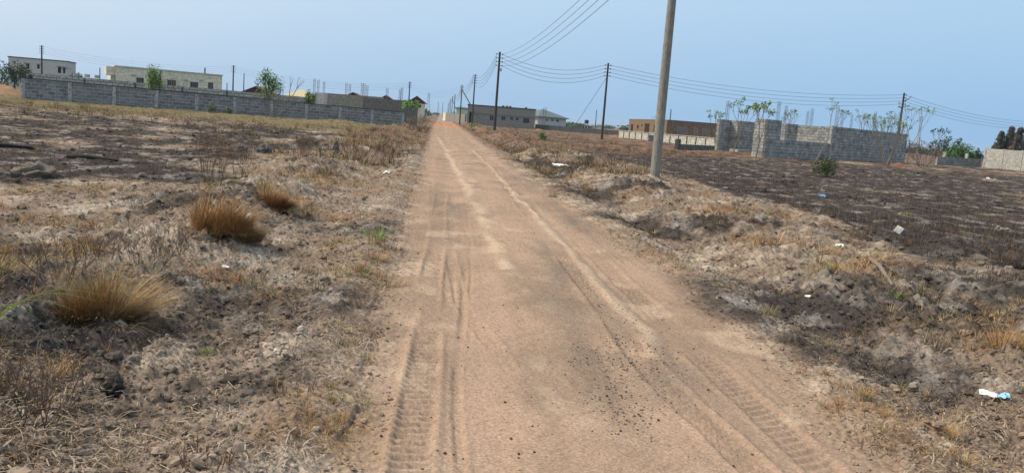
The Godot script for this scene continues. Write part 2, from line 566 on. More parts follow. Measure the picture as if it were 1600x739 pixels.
# ------------------------------------------------------------------ loose matter on the ground
func clod_mesh(seed_: int, flat: float) -> ArrayMesh:
	var r := RandomNumberGenerator.new()
	r.seed = seed_
	var st := SurfaceTool.new()
	st.begin(Mesh.PRIMITIVE_TRIANGLES)
	var s := SphereMesh.new()
	s.radius = 1.0; s.height = 2.0; s.radial_segments = 7; s.rings = 3
	var arr := s.get_mesh_arrays()
	var v: PackedVector3Array = arr[Mesh.ARRAY_VERTEX]
	var moved := {}
	for k in v.size():
		var key := v[k].snapped(Vector3.ONE * 0.01)
		if not moved.has(key): moved[key] = r.randf_range(0.6, 1.15)
		v[k] = v[k] * moved[key] * Vector3(1, flat, 1)
	var ix: PackedInt32Array = arr[Mesh.ARRAY_INDEX]
	st.set_smooth_group(-1)
	for k in ix: st.add_vertex(v[k])
	st.generate_normals()
	return st.commit()

# a curved, tapering blade as a narrow ribbon
func blade(st: SurfaceTool, root: Vector3, dir: Vector3, length: float, width: float, bend: float, c: Color, segs := 3) -> void:
	st.set_color(c)
	var side := dir.cross(Vector3.UP)
	if side.length() < 0.05: side = Vector3(cos(length * 900.0), 0, sin(length * 900.0))
	side = side.normalized()
	var out := Vector3(dir.x, 0, dir.z)
	var p := root
	var v := dir.normalized()
	var pl := p - side * width * 0.5
	var pr := p + side * width * 0.5
	for k in segs:
		p += v * length / segs
		v = (v + (out * 0.6 + Vector3.DOWN * 0.55) * bend / segs).normalized()
		var w := width * (1.0 - float(k + 1) / segs) * 0.5
		if k == segs - 1:
			tri(st, pl, p, pr)
		else:
			var ql := p - side * (w + width * 0.12)
			var qr := p + side * (w + width * 0.12)
			quad(st, pl, ql, qr, pr)
			pl = ql; pr = qr

func tuft_mesh(seed_: int, n: int, spread: float, h0: float, h1: float, width: float, lean: float, bend: float, cols: Array, wind := Vector3.ZERO) -> ArrayMesh:
	var r := RandomNumberGenerator.new()
	r.seed = seed_
	var st := SurfaceTool.new()
	st.begin(Mesh.PRIMITIVE_TRIANGLES)
	for k in n:
		var a := r.randf() * TAU
		var q := sqrt(r.randf())
		var root := Vector3(cos(a), 0, sin(a)) * q * spread
		var dir := (Vector3(cos(a), 0, sin(a)) * lean * (0.25 + q) + Vector3(r.randf_range(-0.3, 0.3), 1.0, r.randf_range(-0.3, 0.3)) + wind).normalized()
		var c: Color = cols[r.randi() % cols.size()]
		var s := r.randf_range(0.65, 1.25)
		blade(st, root + Vector3(0, -0.02, 0), dir, r.randf_range(h0, h1), width * r.randf_range(0.7, 1.3), bend * r.randf_range(0.4, 1.4), Color(c.r * s, c.g * s, c.b * s))
	st.generate_normals()
	return st.commit()

# a big tussock: several sub-clumps that lean their own way, over a skirt of collapsed blades
func tussock_mesh(seed_: int, n: int, spread: float, h0: float, h1: float, width: float, cols: Array, wind: Vector3) -> ArrayMesh:
	var r := RandomNumberGenerator.new()
	r.seed = seed_
	var st := SurfaceTool.new()
	st.begin(Mesh.PRIMITIVE_TRIANGLES)
	var subs := []
	for k in 9:
		var a := r.randf() * TAU
		var q := spread * sqrt(r.randf())
		subs.append([Vector3(cos(a) * q * 1.25, 0, sin(a) * q), Vector3(r.randfn() * 0.38, 0, r.randfn() * 0.38) + wind + Vector3(cos(a), 0, sin(a)) * 0.35 * q / spread, r.randf_range(0.55, 1.1), r.randf_range(0.85, 1.35)])
	for k in n:
		var s: Array = subs[int(pow(r.randf(), 1.3) * 9.0)]
		var a := r.randf() * TAU
		var q := sqrt(r.randf()) * spread * 0.45
		var root: Vector3 = s[0] + Vector3(cos(a), 0, sin(a)) * q + Vector3(0, -0.03, 0)
		var skirt := r.randf() < 0.22
		var dir: Vector3 = Vector3(cos(a) * 0.4 + r.randfn() * 0.22, 1.0, sin(a) * 0.4 + r.randfn() * 0.22) + s[1]
		if skirt: dir = Vector3(cos(a) + r.randfn() * 0.4 + wind.x, 0.35, sin(a) + r.randfn() * 0.4)
		var c: Color = cols[r.randi() % cols.size()]
		var f: float = s[3] * r.randf_range(0.45, 1.3)
		blade(st, root, dir.normalized(), r.randf_range(h0, h1) * s[2] * (0.7 if skirt else 1.0), width * r.randf_range(0.6, 1.3), r.randf_range(0.35, 1.2) * (1.5 if skirt else 1.0), Color(c.r * f, c.g * f, c.b * f), 4)
	st.generate_normals()
	return st.commit()

func straw_mesh(seed_: int, n: int) -> ArrayMesh:
	var r := RandomNumberGenerator.new()
	r.seed = seed_
	var st := SurfaceTool.new()
	st.begin(Mesh.PRIMITIVE_TRIANGLES)
	for k in n:
		var a := r.randf() * TAU
		var l := r.randf_range(0.03, 0.12)
		var w := r.randf_range(0.0014, 0.003)
		var c := Vector3(r.randf_range(-0.14, 0.14), r.randf_range(0.006, 0.02), r.randf_range(-0.14, 0.14))
		var d := Vector3(cos(a), r.randf_range(-0.15, 0.3), sin(a)) * l * 0.5
		var m := c + Vector3(r.randf_range(-0.2, 0.2) * l, 0.01, r.randf_range(-0.2, 0.2) * l)
		var s := d.cross(Vector3.UP).normalized() * w
		var tint_ := r.randf_range(0.6, 1.25)
		st.set_color(Color(tint_, tint_, tint_))
		quad(st, c - d - s, m - s, m + s, c - d + s)
		quad(st, m - s, c + d - s, c + d + s, m + s)
	st.generate_normals()
	return st.commit()

func scatter(called: String, label: String, category: String, meshes: Array, m: Material, xf: Array, cl: Array) -> void:
	for k in meshes.size():
		var mm := MultiMesh.new()
		mm.transform_format = MultiMesh.TRANSFORM_3D
		mm.use_colors = true
		mm.mesh = meshes[k]
		var n := 0
		for i in range(k, xf.size(), meshes.size()): n += 1
		mm.instance_count = n
		var q := 0
		for i in range(k, xf.size(), meshes.size()):
			mm.set_instance_transform(q, xf[i])
			mm.set_instance_color(q, cl[i])
			q += 1
		var o := MultiMeshInstance3D.new()
		o.multimesh = mm
		o.material_override = m
		o.name = numbered(called)
		add_child(o)
		tag(o, label, category, "", "stuff")

func pick(d0: float, d1: float) -> Vector2:
	var d := d0 * pow(d1 / d0, rng.randf())
	return Vector2(rng.randf_range(-0.62 * d - 0.8, 0.80 * d + 0.8), -d)

func seat(x: float, z: float, s: Vector3, lift := 0.0, tilt := 0.3) -> Transform3D:
	var b := Basis(Vector3.UP, rng.randf() * TAU) * Basis(Vector3.RIGHT, rng.randf_range(-tilt, tilt))
	return Transform3D(b.scaled_local(s), Vector3(x, ground_y(x, z) + lift, z))

func make_scatter() -> void:
	var xf := []
	var cl := []
	# crumbs and clods of earth
	for k in 90000:
		var p := pick(2.6, 50.0)
		var el := edge_l(p.y)
		var er := edge_r(p.y)
		var off := maxf(el - p.x, p.x - er)
		var keep := 0.05 if off < -0.25 else (0.35 if off < 0.4 else 0.9)
		if rng.randf() > keep: continue
		var d := -p.y
		row_prepare(d)
		var s := 0.005 + 0.014 * pow(rng.randf(), 3.0) + (0.035 * pow(rng.randf(), 16.0) if off > 0.3 else 0.0)
		s *= 1.0 + d * 0.03
		if off < -0.25: s *= 0.4
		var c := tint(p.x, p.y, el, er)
		var f := rng.randf_range(0.55, 1.1)
		xf.append(seat(p.x, p.y, Vector3(s, s * 0.8, s * rng.randf_range(0.7, 1.3)), s * 0.1, 0.5))
		cl.append(Color(c.r * f, c.g * f, c.b * f))
	scatter("soil_clods", "loose crumbs and clods of dry earth strewn over the verges", "soil", [clod_mesh(1, 0.75), clod_mesh(2, 0.6), clod_mesh(3, 0.9)], M.clod, xf, cl)
	# dark laterite pebbles lying on the sand
	xf = []; cl = []
	for k in 2600:
		var p := pick(2.8, 16.0)
		if p.x < edge_l(p.y) or p.x > edge_r(p.y) + 0.3: continue
		if rng.randf() > 0.55: continue
		var s := 0.003 + 0.007 * pow(rng.randf(), 4.0)
		xf.append(seat(p.x, p.y, Vector3(s, s * 0.8, s), s * 0.4))
		var f := rng.randf_range(0.7, 1.5)
		cl.append(Color(0.055, 0.038, 0.03) * f)
	for g in [[1.22, -5.1, 0.24, 0.5, 800], [1.5, -5.7, 0.2, 0.4, 620], [1.12, -4.4, 0.15, 0.25, 260], [1.62, -6.6, 0.3, 0.7, 260], [1.0, -4.0, 0.3, 0.4, 70]]:
		for k in g[4]:
			var x: float = g[0] + rng.randfn() * g[2] * 0.7
			var z: float = g[1] + rng.randfn() * g[3] * 0.7
			var s := 0.002 + 0.006 * pow(rng.randf(), 4.5)
			xf.append(seat(x, z, Vector3(s, s * 0.8, s), s * 0.4))
			cl.append(Color(0.08, 0.065, 0.058) * rng.randf_range(0.6, 2.0))
	scatter("pebbles", "dark pebbles and crumbs scattered over the sandy track", "pebbles", [clod_mesh(8, 0.8), clod_mesh(9, 0.7)], M.clod, xf, cl)
	# broken straw and twigs
	xf = []; cl = []
	var sc := [Color(0.39, 0.31, 0.22), Color(0.26, 0.18, 0.115), Color(0.18, 0.125, 0.09), Color(0.33, 0.285, 0.24), Color(0.09, 0.07, 0.06), Color(0.22, 0.145, 0.1)]
	for k in 52000:
		var p := pick(2.6, 45.0)
		var el := edge_l(p.y)
		var er := edge_r(p.y)
		var off := maxf(el - p.x, p.x - er) + 0.3 * NG.get_noise_2d(p.x, p.y)
		if off < 0.1: continue
		var b := burnt(p.x, p.y, el, er)
		if rng.randf() > 0.35 + 0.8 * NB.get_noise_2d(p.x * 2.5 + 30.0, p.y * 2.5) + 0.2 * gauss(off - 2.4, 1.0): continue
		var s := rng.randf_range(0.6, 1.3) * (1.0 - 0.2 * b)
		xf.append(seat(p.x, p.y, Vector3(s, s, s), 0.0, 0.25))
		var c: Color = sc[rng.randi() % 6]
		cl.append(c.lerp(Color(0.045, 0.04, 0.04), b * 0.75))
	scatter("straw_litter", "broken straw and small twigs lying on the bare verges", "straw", [straw_mesh(1, 7), straw_mesh(2, 8), straw_mesh(3, 6)], M.blade, xf, cl)
	# low dry grass
	xf = []; cl = []
	var gc := [Color(0.36, 0.22, 0.10), Color(0.40, 0.29, 0.14), Color(0.28, 0.16, 0.075), Color(0.23, 0.20, 0.085), Color(0.33, 0.17, 0.08), Color(0.15, 0.17, 0.06)]
	for k in 46000:
		var p := pick(2.7, 80.0)
		var d := -p.y
		var el := edge_l(p.y)
		var er := edge_r(p.y)
		var off := maxf(el - p.x, p.x - er)
		if off < -0.1: continue
		var b := burnt(p.x, p.y, el, er)
		var patch := NB.get_noise_2d(p.x * 1.7 + 90.0, p.y * 1.7)
		var want := smoothstep(0.05, 0.5, patch) * 0.5
		want += 0.24 * gauss(off - 0.15, 0.22) * smoothstep(-0.1, 0.35, NG.get_noise_2d(p.x * 1.5 + 7.0, p.y * 1.5))
		if p.x > er: want += 0.75 * gauss(off - 2.6, 1.5) * smoothstep(-0.05, 0.25, patch)
		else: want += 0.75 * gauss(off - 2.4, 1.1) * smoothstep(-0.15, 0.25, patch)
		want += 0.35 * smoothstep(28.0, 45.0, d) * (1.0 - smoothstep(8.0, 16.0, p.x))
		want *= 1.0 - 0.85 * b
		if rng.randf() > want: continue
		var s := rng.randf_range(0.45, 1.1) * (1.0 + 0.006 * d) * lerpf(0.55, 1.0, smoothstep(4.0, 9.0, d)) * (1.0 + 0.7 * gauss(off - 2.5, 1.0) * rng.randf())
		xf.append(seat(p.x, p.y, Vector3(s, s * rng.randf_range(0.6, 1.1), s), 0.0, 0.15))
		var ci := int(clampf(3.0 + 4.0 * NG.get_noise_2d(p.x * 0.7, p.y * 0.7) + rng.randf_range(-1.6, 1.6), 0, 5))
		cl.append(gc[ci])
	var one := [Color(1, 1, 1), Color(0.8, 0.78, 0.75), Color(1.15, 1.1, 1.0)]
	scatter("dry_grass", "short dry grass growing in patches along the track and banks", "grass", [tuft_mesh(21, 22, 0.05, 0.06, 0.17, 0.0045, 0.8, 0.8, one), tuft_mesh(22, 18, 0.07, 0.05, 0.13, 0.0045, 1.1, 1.1, one), tuft_mesh(23, 26, 0.04, 0.08, 0.2, 0.004, 0.5, 0.6, one)], M.blade, xf, cl)
	# burnt stalks left standing in the scorched field
	xf = []; cl = []
	for k in 42000:
		var p := pick(9.0, 75.0)
		var el := edge_l(p.y)
		var er := edge_r(p.y)
		var right := p.x > er + 3.5
		var left := p.x < el - 3.0
		if not (right or left): continue
		var b := burnt(p.x, p.y, el, er)
		var band := 0.5 + 0.9 * NB.get_noise_2d(p.x * 0.6 + 300.0, p.y * 1.2)
		if rng.randf() > (b * band if right else b * band * 0.35): continue
		var s := rng.randf_range(0.5, 1.2) * (0.8 if right else 0.6)
		xf.append(seat(p.x, p.y, Vector3(s, s, s), 0.0, 0.2))
		cl.append(Color(0.05, 0.042, 0.04) * rng.randf_range(0.6, 2.2) if rng.randf() < 0.8 else Color(0.22, 0.14, 0.08))
	scatter("burnt_stubble", "charred stalks standing in the burnt field", "stubble", [tuft_mesh(31, 9, 0.12, 0.08, 0.26, 0.007, 0.2, 0.3, one), tuft_mesh(32, 7, 0.14, 0.06, 0.2, 0.007, 0.35, 0.5, one)], M.blade, xf, cl)
	# taller dry weeds crowding the far banks
	xf = []; cl = []
	for k in 16000:
		var p := pick(24.0, 150.0)
		var d := -p.y
		var el := edge_l(p.y)
		var er := edge_r(p.y)
		var off := maxf(el - p.x, p.x - er)
		if off < 0.2: continue
		var want := 0.55 * gauss(off - 2.0, 1.6)
		if p.x > er: want += 0.35 * smoothstep(40.0, 60.0, d) * (1.0 - smoothstep(14.0, 22.0, p.x))
		else: want += 0.22 * smoothstep(30.0, 45.0, d) * (1.0 - smoothstep(56.0, 60.0, d))
		if d > 52.0 and p.x < -6.0: continue
		if p.x > 18.0: continue
		if rng.randf() > want: continue
		var s := rng.randf_range(0.7, 1.5)
		xf.append(seat(p.x, p.y, Vector3(s, s, s), 0.0, 0.15))
		var c: Color = [Color(0.2, 0.13, 0.075), Color(0.14, 0.09, 0.06), Color(0.26, 0.17, 0.10), Color(0.15, 0.14, 0.065), Color(0.11, 0.08, 0.06)][rng.randi() % 5]
		cl.append(c)
	scatter("dry_weeds", "knee-high dry weeds on the banks farther down the track", "weeds", [tuft_mesh(41, 26, 0.22, 0.12, 0.45, 0.012, 0.7, 0.7, one), tuft_mesh(42, 22, 0.28, 0.1, 0.36, 0.012, 0.9, 0.9, one)], M.blade, xf, cl)

# ------------------------------------------------------------------ block walls
var block_meshes := {}
func block_mesh(kind: String, size: Vector3) -> Array:
	var key := "%s%s" % [kind, size]
	if not block_meshes.has(key):
		var l := []
		for k in 4:
			var b := BoxMesh.new()
			b.size = size
			b.material = M["%s%d" % [kind, k]]
			l.append(b)
		block_meshes[key] = l
	return block_meshes[key]

# blocks of a straight wall in its own axes: x along it, y up, front face at z = 0; holes as [x0, y0, x1, y1]
var joint := 0.010
func lay(list: Array, frame: Transform3D, x0: float, x1: float, y0: float, courses: int, slope: float, th: float, holes := [], bl := 0.46, bh := 0.23, jag := 0.0) -> void:
	for c in courses:
		var x := x0 - (bl * 0.5 if c % 2 else 0.0)
		while x < x1 - 0.03:
			var a := maxf(x, x0) + joint
			var b := minf(x + bl, x1) - joint
			x += bl
			if b - a < 0.06: continue
			var y := y0 + c * bh
			var hit := false
			for h in holes:
				if (a + b) * 0.5 > h[0] and (a + b) * 0.5 < h[2] and y + bh * 0.5 > h[1] and y + bh * 0.5 < h[3]: hit = true
			if hit: continue
			if c >= courses - 2 and rng.randf() < jag * (c - courses + 3) * 0.5: continue
			var o := rng.randf_range(-0.006, 0.009)
			list.append([frame * Transform3D(Basis(), Vector3((a + b) * 0.5, y + bh * 0.5 + slope * (a + b) * 0.5, -th * 0.5 + o)), Vector3(b - a, bh - 2.2 * joint, th)])

# the nearest 300 are parts of their own; the rest is joined
func set_blocks(list: Array, kind: String, parent: Node3D, most := 300) -> void:
	var eye := parent.transform.affine_inverse() * EYE
	list.sort_custom(func(a, b): return a[0].origin.distance_squared_to(eye) < b[0].origin.distance_squared_to(eye))
	var meshes := block_mesh(kind, Vector3.ONE)
	var rest := []
	for k in 4: rest.append(st_new())
	for k in list.size():
		var t: Transform3D = list[k][0]
		t.basis = t.basis.scaled_local(list[k][1])
		var v := int(clampf(rng.randfn() * 0.9 + 1.5, 0, 3.99))
		if k < most:
			put(meshes[v], "block", null, parent, t)
		else:
			rest[v].append_from(meshes[v], 0, t)
	if list.size() > most:
		var all := ArrayMesh.new()
		for k in 4:
			rest[k].set_material(M["%s%d" % [kind, k]])
			rest[k].commit(all)
		tag(put(all, "blockwork", null, parent), "", "", "", "stuff")

func turn_of(a: Vector3, b: Vector3) -> float:
	return atan2(-(b.z - a.z), b.x - a.x)

func block_wall(called: String, label: String, group: String, a: Vector3, b: Vector3, courses: int, bay: float, kind: String, opt := {}) -> Node3D:
	var o := thing(called, label, "wall", a, turn_of(a, b), group)
	var L := Vector2(a.x, a.z).distance_to(Vector2(b.x, b.z))
	var slope := (b.y - a.y) / L
	var th := 0.15
	var H := courses * 0.23
	var st := st_new()
	box(st, Vector3(0, -0.5, -th + 0.012), Vector3(L, H - 0.005, -0.012), slope)
	build(st, "mortar_core", M[opt.get("core", "mortar")], o)
	var list := []
	var from: int = opt.get("from", 0)
	lay(list, Transform3D.IDENTITY, 0, L, from * 0.23, courses - from, slope, th)
	set_blocks(list, kind, o, opt.get("most", 300))
	if bay > 0.0:
		var n := int(round(L / bay))
		var pst := st_new()
		var ph: float = H + opt.get("post_extra", 0.0)
		var pw: float = opt.get("post_w", 0.12)
		box(pst, Vector3(-pw, -0.5, -0.2), Vector3(pw, ph, 0.045))
		var pm := done(pst)
		for k in n + 1:
			put(pm, "post", M[opt.get("post", "concrete")], o, Transform3D(Basis(), Vector3(L * k / n, slope * L * k / n, 0)))
	if opt.has("cap"):
		var cs := st_new()
		box(cs, Vector3(-0.1, H + 0.004, -th - 0.02), Vector3(L + 0.1, H + opt.cap, 0.02), slope)
		build(cs, "coping", M[opt.get("cap_mat", "concrete")], o)
	return o

var stirrup: ArrayMesh = null
func rebar(parent: Node3D, where: Vector3, h: float, lean := Vector3.ZERO) -> void:
	var o := Node3D.new()
	o.name = "rebar_column"
	parent.add_child(o, true)
	o.position = where
	for k in 4:
		var s := st_new()
		var c := Vector3((k % 2) * 0.16 - 0.08, 0, (k / 2) * 0.16 - 0.08)
		tube(s, [c + Vector3(0, -0.4, 0), c + Vector3(0, h * rng.randf_range(0.93, 1.0), 0) + lean * h], [0.014, 0.014], 5)
		build(s, "rebar_rod", M.rebar, o)
	if stirrup == null:
		var t := st_new()
		var pts := []
		for k in 9:
			var a := TAU * k / 8.0 + PI / 8.0
			pts.append(Vector3(cos(a), 0, sin(a)) * 0.115)
		tube(t, pts, [0.008, 0.008, 0.008, 0.008, 0.008, 0.008, 0.008, 0.008, 0.008], 4)
		stirrup = done(t)
	var y := 0.1
	while y < h - 0.1:
		put(stirrup, "stirrup", M.rebar, o, Transform3D(Basis(), Vector3(0, y, 0)))
		y += 0.55

# ------------------------------------------------------------------ poles and wires
var pole_tops := {}
func pole(key: String, label: String, where: Vector3, h: float, r: float, m: String, arms := 2, lean := Vector3.ZERO) -> Node3D:
	var o := thing("utility_pole", label, "pole", where, 0.0, "wooden utility poles")
	var s := st_new()
	tube(s, [Vector3(0, -0.6, 0), lean * h * 0.5 + Vector3(0, h * 0.5, 0), lean * h + Vector3(0, h, 0)], [r, r * 0.84, r * 0.68], 12)
	build(s, "shaft", M[m], o)
	var pts := []
	if arms > 0:
		for k in 4:
			var y := h - 0.22 - 0.36 * k
			var ctr := lean * y + Vector3(0, y, 0)
			for side in ([-1, 1] if arms == 2 else [1]):
				var b := st_new()
				tube(b, [ctr, ctr + Vector3(side * (r + 0.15), 0, 0.0)], [0.022, 0.022], 6)
				var br := build(b, "bracket", M.iron, o)
				var q := st_new()
				var e := ctr + Vector3(side * (r + 0.15), -0.07, 0)
				tube(q, [e, e + Vector3(0, 0.05, 0), e + Vector3(0, 0.07, 0), e + Vector3(0, 0.09, 0), e + Vector3(0, 0.14, 0)], [0.055, 0.05, 0.03, 0.05, 0.055], 8)
				build(q, "insulator", M.porcelain, br)
			pts.append(where + ctr)
	pole_tops[key] = [pts, r + 0.15]
	return o

func wire(label: String, group: String, a: Vector3, b: Vector3, sag: float, r: float) -> void:
	var s := st_new()
	var pts := []
	var rad := []
	for k in 25:
		var t := k / 24.0
		pts.append(a.lerp(b, t) - a + Vector3(0, -sag * 4.0 * t * (1.0 - t), 0))
		rad.append(r)
	tube(s, pts, rad, 5)
	single(done(s), "overhead_wire", M.wire, label, "wire", Transform3D(Basis(), a), group)

func span(k0: String, k1: String, sag: float, label: String, r := 0.016, s0 := 0.0, s1 := 0.0) -> void:
	for k in 4:
		wire(["topmost ", "second-highest ", "third-highest ", "lowest "][k] + label, "wires " + label.substr(5), pole_tops[k0][0][k] + Vector3(s0 * pole_tops[k0][1], 0, 0), pole_tops[k1][0][k] + Vector3(s1 * pole_tops[k1][1], 0, 0), sag * (1.0 + 0.06 * k), r)

# ------------------------------------------------------------------ plants
func leaf_quad(st: SurfaceTool, p: Vector3, dir: Vector3, len_: float, w: float, c: Color) -> void:
	st.set_color(c)
	var side := dir.cross(Vector3(0.3, 1, 0.2)).normalized() * w * 0.5
	var droop := Vector3(0, -0.18, 0) * len_
	quad(st, p, p + dir * len_ * 0.5 - side, p + dir * len_ + droop, p + dir * len_ * 0.5 + side)

func rdir(r: RandomNumberGenerator) -> Vector3:
	var v := Vector3(r.randfn(), r.randfn(), r.randfn())
	return v.normalized()

func grow(st: SurfaceTool, r: RandomNumberGenerator, p: Vector3, dir: Vector3, len_: float, rad: float, depth: int, tips: Array, spread: float, up: float) -> void:
	var q := p + dir * len_ * 0.5 + rdir(r) * len_ * 0.05
	var e := q + (dir + Vector3(0, up * 0.3, 0)).normalized() * len_ * 0.5
	tube(st, [p, q, e], [rad, rad * 0.85, rad * 0.66], 5)
	if depth == 0:
		tips.append([e, (e - q).normalized()])
		return
	var n := 2 + (1 if r.randf() < 0.5 else 0)
	var ax := r.randf() * TAU
	for k in n:
		var a := ax + TAU * k / n + r.randf_range(-0.4, 0.4)
		var d := (dir + Vector3(cos(a), 0.15, sin(a)) * spread * r.randf_range(0.6, 1.2) + Vector3(0, up, 0)).normalized()
		grow(st, r, e, d, len_ * r.randf_range(0.6, 0.85), rad * 0.62, depth - 1, tips, spread, up)

# a small tree or shrub: bare limbs with leaves in tufts at the twig ends
func sparse_tree(called: String, label: String, category: String, where: Vector3, h: float, seed_: int, o := {}) -> Node3D:
	var r := RandomNumberGenerator.new()
	r.seed = seed_
	var root := thing(called, label, category, where, 0.0, o.get("group", ""))
	var tips := []
	var st := st_new()
	var stems: int = o.get("stems", 1)
	var depth: int = o.get("depth", 3)
	for k in stems:
		var a := TAU * k / stems + r.randf()
		var d: Vector3 = (Vector3(cos(a), 0, sin(a)) * (o.get("fan", 0.5) if stems > 1 else 0.0) + Vector3(0, 1, 0) + o.get("lean", Vector3.ZERO)).normalized()
		grow(st, r, Vector3(cos(a), 0, sin(a)) * (0.06 if stems > 1 else 0.0) + Vector3(0, -0.12, 0), d, h * o.get("first", 0.36) * r.randf_range(0.8, 1.1), o.get("rad", h * 0.02), depth, tips, o.get("spread", 0.6), o.get("up", 0.25))
	build(st, "trunk" if stems == 1 else "stems", o.get("bark", M.bark_pale), root)
	var nl: int = o.get("leaves", 8)
	if nl > 0:
		var ls := SurfaceTool.new()
		ls.begin(Mesh.PRIMITIVE_TRIANGLES)
		ls.set_smooth_group(-1)
		var cols: Array = o.get("cols", [Color(0.13, 0.2, 0.05), Color(0.2, 0.26, 0.08), Color(0.08, 0.14, 0.04)])
		var size: float = o.get("leaf", 0.16)
		for t in tips:
			if r.randf() > o.get("leafy", 0.8): continue
			for k in nl:
				var d: Vector3 = (t[1] * 0.7 + rdir(r)).normalized()
				var c: Color = cols[r.randi() % cols.size()]
				var s := r.randf_range(0.7, 1.3)
				var p: Vector3 = t[0] + rdir(r) * size * o.get("cluster", 0.5)
				leaf_quad(ls, p, d, size * r.randf_range(0.6, 1.2), size * 0.45, Color(c.r * s, c.g * s, c.b * s))
		build(ls, "crown", M.leaf, root)
	return root

# a dense crown: lumps of leaves in a cloud of ellipsoids round the limbs
func dense_tree(called: String, label: String, category: String, where: Vector3, h: float, w: float, seed_: int, cols: Array, o := {}) -> Node3D:
	var r := RandomNumberGenerator.new()
	r.seed = seed_
	var root := thing(called, label, category, where, 0.0, o.get("group", ""))
	var st := st_new()
	var tips := []
	var clear: float = o.get("clear", 0.35)
	grow(st, r, Vector3(0, -0.2, 0), Vector3(0, 1, 0), h * minf(clear, 0.34) + 0.2, h * 0.03, 2, tips, clampf(w / h, 0.12, 0.8), 0.3)
	build(st, "trunk", M.bark, root)
	var ls := SurfaceTool.new()
	ls.begin(Mesh.PRIMITIVE_TRIANGLES)
	ls.set_smooth_group(-1)
	var size: float = o.get("leaf", 0.25)
	var clumps: int = o.get("clumps", 70)
	for k in clumps:
		var v := rdir(r)
		v *= pow(r.randf(), 0.4)
		var y := h * (clear * 0.8 + (1.0 - clear * 0.8) * (0.5 + 0.5 * v.y))
		var c0 := Vector3(v.x * w * 0.5, y, v.z * w * 0.5)
		var cr := h * r.randf_range(0.06, 0.13)
		var shade := r.randf_range(0.6, 1.3)
		var c: Color = cols[r.randi() % cols.size()]
		for j in int(o.get("per", 26)):
			var d := rdir(r)
			var s := shade * r.randf_range(0.75, 1.25)
			leaf_quad(ls, c0 + d * cr * sqrt(r.randf()), (d + Vector3(0, -0.15, 0) + rdir(r) * 0.5).normalized(), size * r.randf_range(0.6, 1.2), size * 0.5, Color(c.r * s, c.g * s, c.b * s))
	build(ls, "crown", M.leaf, root)
	return root

# tall narrow tree with drooping leaves
func mast_tree(label: String, where: Vector3, h: float, seed_: int) -> void:
	var r := RandomNumberGenerator.new()
	r.seed = seed_
	var root := thing("mast_tree", label, "tree", where, 0.0, "narrow dark trees behind the pale wall")
	var st := st_new()
	tube(st, [Vector3(0, -0.3, 0), Vector3(0.05, h * 0.5, 0), Vector3(0, h * 0.97, 0)], [0.12, 0.08, 0.02], 7)
	build(st, "trunk", M.bark, root)
	var ls := SurfaceTool.new()
	ls.begin(Mesh.PRIMITIVE_TRIANGLES)
	ls.set_smooth_group(-1)
	var cols := [Color(0.07, 0.05, 0.045), Color(0.05, 0.06, 0.035), Color(0.10, 0.06, 0.055), Color(0.045, 0.055, 0.03), Color(0.12, 0.08, 0.06)]
	for k in 260:
		var t := r.randf()
		var y := h * (0.12 + 0.88 * t)
		var w := (1.0 - t) * 1.15 + 0.12
		var a := r.randf() * TAU
		var q := Vector3(cos(a), 0, sin(a)) * w * r.randf_range(0.4, 1.0)
		var c: Color = cols[r.randi() % 5]
		for j in 14:
			var s := r.randf_range(0.7, 1.3)
			leaf_quad(ls, q + Vector3(0, y, 0) + rdir(r) * 0.16, (Vector3(cos(a) * 0.5, -1.0, sin(a) * 0.5) + rdir(r) * 0.4).normalized(), 0.26 * r.randf_range(0.6, 1.2), 0.09, Color(c.r * s, c.g * s, c.b * s))
	build(ls, "crown", M.leaf, root)

# ------------------------------------------------------------------ buildings
# a Node3D whose x runs along the front from a to b, front face at z = 0
func framed(called: String, label: String, a: Vector3, b: Vector3, category := "building") -> Node3D:
	return thing(called, label, category, a, turn_of(a, b))

func width_of(a: Vector3, b: Vector3) -> float:
	return Vector2(a.x, a.z).distance_to(Vector2(b.x, b.z))

func shell(o: Node3D, L: float, D: float, H: float, m: Material, front := [], left := [], right := [], th := 0.2, below := 0.6) -> void:
	var st := st_new()
	wall(st, 0, L, -below, H, -th, 0, front)
	build(st, "front_wall", m, o)
	st = st_new()
	wall(st, 0, L, -below, H, -D, -D + th, [])
	build(st, "rear_wall", m, o)
	st = st_new()   # side walls are laid along x and turned
	wall(st, th, D - th, -below, H, 0, th, left)
	build(st, "side_wall", m, o, Transform3D(Basis(Vector3.UP, PI / 2), Vector3(0, 0, 0)))
	st = st_new()
	wall(st, th, D - th, -below, H, 0, th, right)
	build(st, "side_wall", m, o, Transform3D(Basis(Vector3.UP, PI / 2), Vector3(L - th, 0, 0)))

func slab(o: Node3D, called: String, m: Material, lo: Vector3, hi: Vector3) -> MeshInstance3D:
	var st := st_new()
	box(st, lo, hi)
	return build(st, called, m, o)

func window(o: Node3D, x0: float, y0: float, x1: float, y1: float, bars := 2) -> void:
	var p := slab(o, "window", M.frame, Vector3(x0 + 0.002, y0 + 0.002, -0.14), Vector3(x1 - 0.002, y0 + 0.05, -0.08))
	var st := st_new()
	box(st, Vector3(x0 + 0.003, y1 - 0.05, -0.139), Vector3(x1 - 0.003, y1 - 0.002, -0.081))
	for k in bars + 1:
		var x := lerpf(x0 + 0.003, x1 - 0.053, float(k) / bars)
		box(st, Vector3(x, y0 + 0.052, -0.138), Vector3(x + 0.05, y1 - 0.052, -0.082))
	build(st, "frame", M.frame, p)
	slab(p, "pane", M.glass, Vector3(x0 + 0.05, y0 + 0.05, -0.115), Vector3(x1 - 0.05, y1 - 0.05, -0.105))

